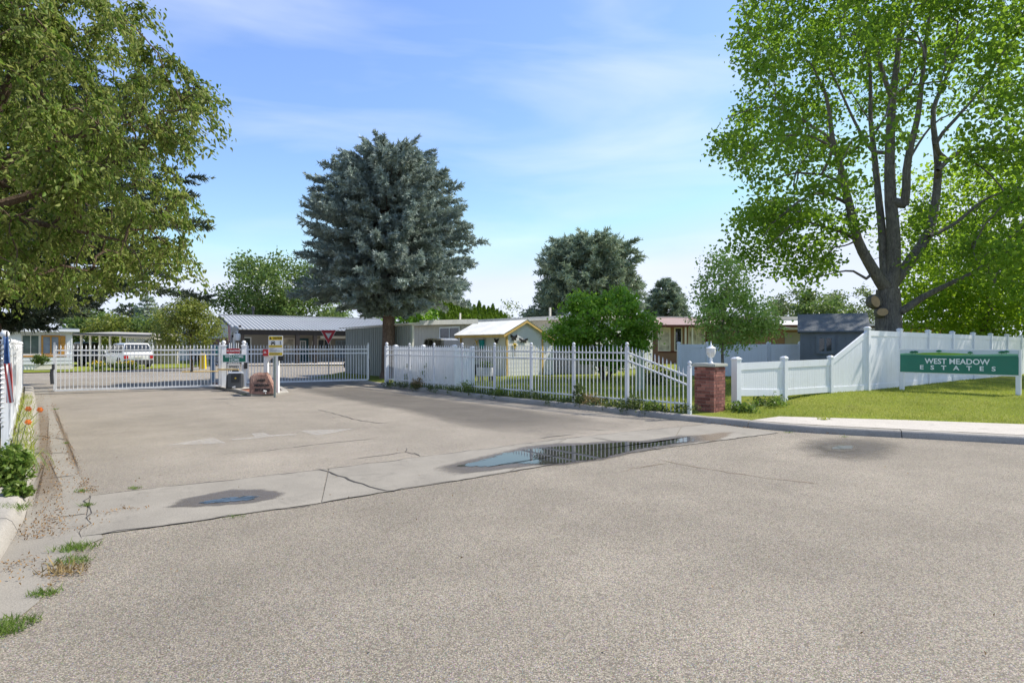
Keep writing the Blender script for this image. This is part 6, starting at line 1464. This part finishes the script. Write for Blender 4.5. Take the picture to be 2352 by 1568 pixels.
for (u, Y, top, rx, lb_, lm) in ((178, 66, 686, 2.6, 'hazy grey green tree above the white home roof, under the dark spruce', 'lf greyfar'), (262, 60, 730, 3.0, 'low olive bush trees above the carport roof', 'lf yellow'), (212, 62, 716, 2.6, 'rounded olive tree above the open carport roof, next to the grey green tree', 'lf green'), (345, 62, 724, 2.4, 'small green tree below the pointed conifer', 'lf green'), (395, 74, 700, 3.0, 'dull green tree behind the yellow green tree', 'lf greyfar'), (768, 70, 700, 2.2, 'light green tree tip over the clubhouse roof, left of the blue spruce trunk', 'lf green'), (950, 52, 690, 1.8, 'fresh green tree beside the clipped arborvitae row', 'lf shrub'), (985, 54, 676, 2.2, 'tallest fresh green tree touching the first arborvitae', 'lf shrub')):
    zt = Z(top, Y); tree('far_tree', lb_, (X(u, Y), Y, 0), (X(u, Y), Y, zt*.55), [((X(u, Y), Y, zt*.60), (rx, rx*.8, zt*.42), 1)], 60, 60, .42, .30, lm, 'bark twig', .16, shell=.35, zmin=.6)
for (u, Y, top, rx, lb_, lm) in ((1835, 84, 668, 5.2, 'pale willow like tree in the distance left of the tool shed roof', 'lf far'), (1890, 78, 668, 3.8, 'darker green distant tree above the tool shed roof', 'lf green'), (1955, 88, 660, 4.6, 'pale distant tree just left of the maple trunk', 'lf far'), (1160, 90, 690, 2.6, 'thin pale sapling beyond the end of the arborvitae row', 'lf far'), (1190, 96, 694, 1.6, 'sparse pale sapling left of the rounded grey spruce', 'lf far'), (865, 80, 727, 2.0, 'low conifer tip peeping over the clubhouse roof beside the spruce trunk', 'lf green')):
    zt = Z(top, Y); sp_ = u in (1160, 1190); tree('far_tree', lb_, (X(u, Y), Y, 0), (X(u, Y), Y, zt*.6), [((X(u, Y), Y, zt*.56), (rx, rx*.8, zt*.46), 1)], 16 if sp_ else 75, 40 if sp_ else 70, .5, .42, lm, 'bark pale', .16, shell=.3, zmin=.8)
tree('yard_tree', 'dense green multi stemmed yard tree between the white shed and the sloping fence bay', (X(1388, 24), 24, .1), (X(1388, 24), 24, 1.9), [((X(1385, 24), 24, 2.35), (1.95, 1.6, 1.35), .7), ((X(1300, 24), 24, 1.9), (.85, 1.0, .75), .15), ((X(1470, 23.6), 23.6, 2.1), (.75, .8, .85), .15), ((X(1400, 24), 24, 1.2), (1.5, 1.2, .8), .2), ((X(1345, 24), 24, 3.2), (.6, .6, .55), .08), ((X(1425, 24), 24, 3.35), (.6, .6, .5), .08)], 185, 62, .16, .14, 'lf shrub', 'bark twig', .07, stems=4, shell=.35, asp=.6, zmin=.55)
tree('young_tree', 'slender young poplar like tree with loose shiny leaves behind the low vinyl fence', (X(1664, 18.2), 18.2, .1), (X(1668, 18.2), 18.2, 3.2), [((X(1690, 18.2), 18.2, 2.35), (1.25, 1.0, .95), .5), ((X(1660, 18.2), 18.2, 3.3), (.75, .7, 1.15), .35), ((X(1745, 18), 18, 2.0), (.65, .6, .6), .12), ((X(1610, 18.2), 18.2, 2.9), (.3, .4, .8), .06)], 215, 46, .16, .085, 'lf poplar', 'bark pale', .055, shell=.1, asp=.75, zmin=.95, tip=.006)
# arborvitae row
a0 = Vector((X(1022, 50), 50)); a1 = Vector((X(1168, 68), 68)); first = None
def arbor(loc, h, r, lbl):
    t = thing('arborvitae', lbl, 'arborvitae', (*loc, 0), 0, 'row of clipped arborvitae'); sk = MB(); sk.tube([(loc[0], loc[1], 0), (loc[0], loc[1], h*.9)], [.07, .015], 6); sk.build('trunk', 'bark twig', t)
    n = 3600; z = h*RNG.random(n)**.9; rr = r*np.interp(z/h, [0, .15, .5, .8, .95, 1], [.8, 1, .95, .62, .25, .03])*(.72+.3*RNG.random(n)); a = RNG.random(n)*2*PI
    rr *= 1+.12*np.sin(a*5+z*2)
    C = np.stack([loc[0]+rr*np.cos(a), loc[1]+rr*np.sin(a), z], 1); A = np.stack([np.cos(a)*.3, np.sin(a)*.3, np.ones(n)], 1)
    leaves('crown', 'lf arbor', t, C, .30, .35, 0, .2, .4, None, A)
lbs = ['first arborvitae of the row, beside the fresh green tree', 'second arborvitae of the row from the fresh green tree', 'third arborvitae of the row from the fresh green tree', 'fourth arborvitae of the row from the fresh green tree', 'fifth arborvitae of the row from the fresh green tree', 'sixth arborvitae of the row from the fresh green tree', 'seventh arborvitae, in the middle of the row', 'eighth arborvitae, just past the middle of the row', 'sixth arborvitae counted from the low end of the row', 'fifth arborvitae counted from the low end of the row', 'fourth arborvitae counted from the low end of the row', 'third arborvitae counted from the low end of the row', 'last but one arborvitae at the low end of the row', 'last arborvitae at the low end of the row']
for k in range(14): arbor(a0.lerp(a1, k/13), 5.6+.25*math.sin(k*2.3)-(.0 if k < 11 else .35*(k-10)), .62+.06*math.sin(k*1.7), lbs[k])
# ------------------------------------------------------------------ plants, weeds, tufts
def tuft(name, label, q, n, h, sp_, m, group=None, cat='grass tuft', wd=.012):
    pts = np.array([(q[0]+sp_*max(-1.5, min(1.5, random.gauss(0, .8))), q[1]+sp_*.7*max(-1.5, min(1.5, random.gauss(0, .8))), q[2] if len(q) > 2 else .005) for _ in range(n)])
    o = blades(name, pts, h, wd, m, None, .75); tag(o, label, cat, group); return o
tl = [(178, 1258, 260, .09, .16, 'wide grass tuft at the asphalt edge, below the gutter corner'), (168, 1288, 200, .07, .14, 'grass tuft with dry edge just in front of the widest tuft'), (104, 1362, 170, .07, .10, 'bright grass tuft between gutter and asphalt, third from the corner'), (34, 1432, 240, .08, .13, 'big grass tuft at the left picture edge on the gutter rim'), (10, 1452, 160, .08, .10, 'grass tuft nearest the lower left picture corner'), (188, 1128, 60, .07, .08, 'small tuft at the joint of gutter and drive'), (200, 1160, 90, .06, .07, 'small tuft in the slab joint of the valley gutter corner'), (310, 1121, 90, .05, .08, 'low tuft on the far rim of the valley gutter'), (540, 1186, 60, .03, .10, 'short tuft on the near rim of the valley gutter'), (152, 1018, 40, .07, .05, 'tuft sprouting from the left drive edge, half way to the gate'), (128, 940, 50, .09, .08, 'yellowish tuft at the drive edge close to the entry gate'), (560, 907, 50, .12, .10, 'weed tuft at the island kerb below the boulder'), (1812, 993, 50, .05, .10, 'tuft at the street kerb in front of the sidewalk joint'), (1940, 1003, 40, .05, .08, 'tuft at the kerb near the wet asphalt patch'), (1010, 903, 40, .09, .10, 'weed tuft at the road kerb below the picket fence'), (30, 1168, 200, .11, .16, 'grass patch on top of the left kerb corner')]
for u, v, n, h, s_, lb_ in tl: tuft('grass_tuft', lb_, G(u, v, .10 if u in (30,) else .01), int(n*1.0), h*.45, s_*.58, 'lf weed', 'weedy grass tufts along kerbs and gutters', wd=.007)
tuft('grass_tuft', 'dry straw coloured tuft beside the grass tufts below the gutter corner', G(150, 1310, .01), 120, .05, .10, 'straw', 'weedy grass tufts along kerbs and gutters')
tuft('grass_tuft', 'tuft growing in the sidewalk joint', G(1893, 963, .13), 60, .06, .07, 'blade', 'weedy grass tufts along kerbs and gutters')
pts = []
for i in range(900):
    q = A0.lerp(A1, RNG.random()**1.4*.75-.02); o_ = RNG.uniform(.05, .40); pts.append((q.x+.77*o_, q.y+.63*o_*.3, .095))
tag(blades('verge_grass', pts, .14, .012, 'blade'), kind='stuff')
# leafy weeds at the foot of the left fence
def weed(name, label, q, r, h, n, m, ls, group=None, cat='weed', asp=.5):
    C = in_ellipsoid(max(6, n//18), (q[0], q[1], q[2]+h*.45), (r, r, h*.5), .2, q[2]+.02); C = clump_leaves(C, 18, r*.16, .9); C[:, 2] = np.maximum(C[:, 2], q[2]+.01)
    t = thing(name, label, cat, q, 0, group); st = MB()
    for c_ in C[::18]: st.tube([Vector(q)+Vector((random.gauss(0, r*.2), random.gauss(0, r*.2), -.02)), Vector(c_)], [.006, .003], 4, False)
    st.build('stems', 'lf dark weed', t); leaves('foliage', m, t, C, ls, asp, 0, 1.); return t
for u, v, r, h, n, m, lb_ in ((22, 1118, .19, .36, 900, 'lf weed', 'lush leafy weed at the fence foot, below the daylilies'), (46, 1140, .12, .14, 500, 'lf weed', 'low leafy weed spilling over the left kerb'), (2, 1120, .2, .46, 900, 'lf weed', 'tall small leaved weed against the left picture edge'), (30, 1085, .13, .36, 500, 'lf weed', 'leafy clump rising right behind the lush weed by the fence')):
    weed('leafy_weed', lb_, G(u, v, .10), r, h, n, m, .055, 'weeds at the foot of the left fence')
def daylily(q, label, heads, seed):
    random.seed(seed); t = thing('daylily', label, 'daylily', q, 0, 'orange daylilies by the left fence'); mb = MB()
    for k in range(34):
        a = random.uniform(0, 2*PI); L_ = random.uniform(.35, .62); w_ = .012; p = Vector(q)+Vector((random.gauss(0, .05), random.gauss(0, .05), 0)); d = Vector((math.cos(a)*.35, math.sin(a)*.35, 1)); vs = []; 
        for s in range(6):
            ww = w_*(1-.16*s); sd_ = Vector((-math.sin(a), math.cos(a), 0))*ww; vs += [p-sd_, p+sd_]; d.z -= .42; p = p+d.normalized()*L_/5
        mb.add(vs, [(2*i, 2*i+1, 2*i+3, 2*i+2) for i in range(5)])
    mb.build('foliage', 'lf weed', t)
    for hq in heads:
        hq = Vector(hq); MB().tube([Vector(q), Vector(q).lerp(hq, .55)+Vector((-.04, 0, .10)), hq], [.006, .005, .004], 5).build('stem', 'lf dark weed', t)
        fb = MB()
        dr = (hq-Vector(q)); dr = Vector((dr.x, dr.y, .25)).normalized(); ref = dr.cross(Vector((0, 0, 1))).normalized(); up_ = ref.cross(dr)
        for k in range(6):
            a = 2*PI*k/6; o_ = (ref*math.cos(a)+up_*math.sin(a)); s_ = (ref*-math.sin(a)+up_*math.cos(a)); R = .038
            vs = [hq, hq+dr*.03+o_*.03-s_*.016, hq+dr*.03+o_*.03+s_*.016, hq+dr*.045+o_*R*.8-s_*.013, hq+dr*.045+o_*R*.8+s_*.013, hq+dr*.035+o_*R*1.1]
            fb.add(vs, [(0, 1, 2), (1, 3, 4, 2), (3, 5, 4)])
        fb.build('flower', 'orange petal', t)
daylily(tuple(G(34, 1062, .10)), 'daylily with two orange flowers leaning over the left kerb', [P(64, 941, 8.0), P(90, 943, 8.1)], 41)
daylily(tuple(G(22, 1075, .10)), 'daylily with one lower orange flower by the left fence', [P(63, 972, 7.6)], 42)
random.seed(9)
# weeds and ground cover along the picket fence
C = []
for i in range(330):
    s = RNG.random()**.9; q = pp[0].lerp(pp[-1], s); o_ = RNG.normal()*.16-.05
    C.append((q.x+NB.x*o_, q.y+NB.y*o_, .10+abs(RNG.normal())*.07*(.4+.9*abs(math.sin(s*17))*(1 if s > .3 else .5))))
o = leaves('weeds', 'lf dark weed', None, clump_leaves(np.array(C), 24, .06, .8), .055, .5, 0, .8); tag(o, kind='stuff')
for (u, s_, r, h, m, lb_) in ((1075, 0, .28, .40, 'lf weed', 'bright weed clump at the picket fence below the raised planter'), (1148, 0, .26, .30, 'lf weed', 'weed clump at the picket fence below the teal bucket'), (1455, 0, .26, .34, 'lf dark weed', 'dark leafy weed at the post where the fence starts to slope'), (1500, 0, .22, .22, 'lf weed', 'low weed under the sloping fence bay'), (1330, 0, .16, .55, 'lf dark weed', 'tall thin weed climbing the picket post below the yard tree'), (960, 0, .25, .35, 'straw', 'dry bush at the picket fence before the white privacy fence'), (1360, 0, .3, .25, 'straw', 'dry brownish shrub at the picket fence foot')):
    q = hit(u, F0-NB*.10, FD); weed('fence_weed', lb_, (q.x, q.y, .10), r, h, 520, m, .05, 'weeds along the picket fence')
for (u, Y, r, h, lb_) in ((985, 21.0, .28, 1.25, 'thin leafy vine in front of the white privacy fence'), (940, 21.6, .22, .9, 'sparse bush at the left part of the white privacy fence'), (1030, 20.3, .2, 1.1, 'sparse twig bush at the right part of the white privacy fence')):
    weed('climbing_plant', lb_, (X(u, Y), Y, .1), r, h, 300, 'lf weed', .06, 'plants against the white privacy fence', 'plant')
weed('yard_shrub', 'dark low shrub by the brown home corner behind the sloping fence bay', (X(1500, 21), 21, .1), .55, .9, 900, 'lf dark weed', .08, None, 'shrub')
weed('ground_ivy', 'leafy ground plant at the foot of the brick pillar', (5.0, 12.75, .1), .32, .16, 600, 'lf weed', .07, None, 'plant')
weed('ground_ivy', 'leafy sprawl under the first panel of the low vinyl fence', (6.0, 13.7, .16), .4, .14, 500, 'lf weed', .07, None, 'plant')
for (u, Y, r, lb_) in ((228, 35.6, .5, 'round yellow flowering clump at the road edge by the white home corner'), (303, 36.9, .36, 'small green and yellow flowering clump in front of the white vehicle'), (276, 36.8, .36, 'low green plant between the two yellow clumps')):
    t = weed('flower_clump', lb_, (X(u, Y), Y, .05), r, .52 if u == 228 else .42, 500, 'lf green', .13, 'flowering clumps along the inner road', 'flower clump')
    C = in_ellipsoid(60, (X(u, Y), Y-.08, .40), (r*.85, r*.7, .2), .5, .2); leaves('blossoms', 'yellow petal', t, clump_leaves(C[:40 if u != 276 else 8], 3, .05), .085, .7)
# yard grass behind the pickets and bare strip
gp = []
while len(gp) < 26000:
    y = RNG.uniform(13, 30); u = RNG.uniform(900, 1640); x = (u-CX)/F*y
    d = (Vector((x, y))-F0); 
    if d.dot(NB) < .25: continue
    if (Vector((x, y))-Vector((-.24, 27.2))).dot(Vector((.777, .63))) > -.1 and y > 27: continue
    gp.append((x, y, .098))
blades('yard_grass', gp, .09, .018, 'blade')
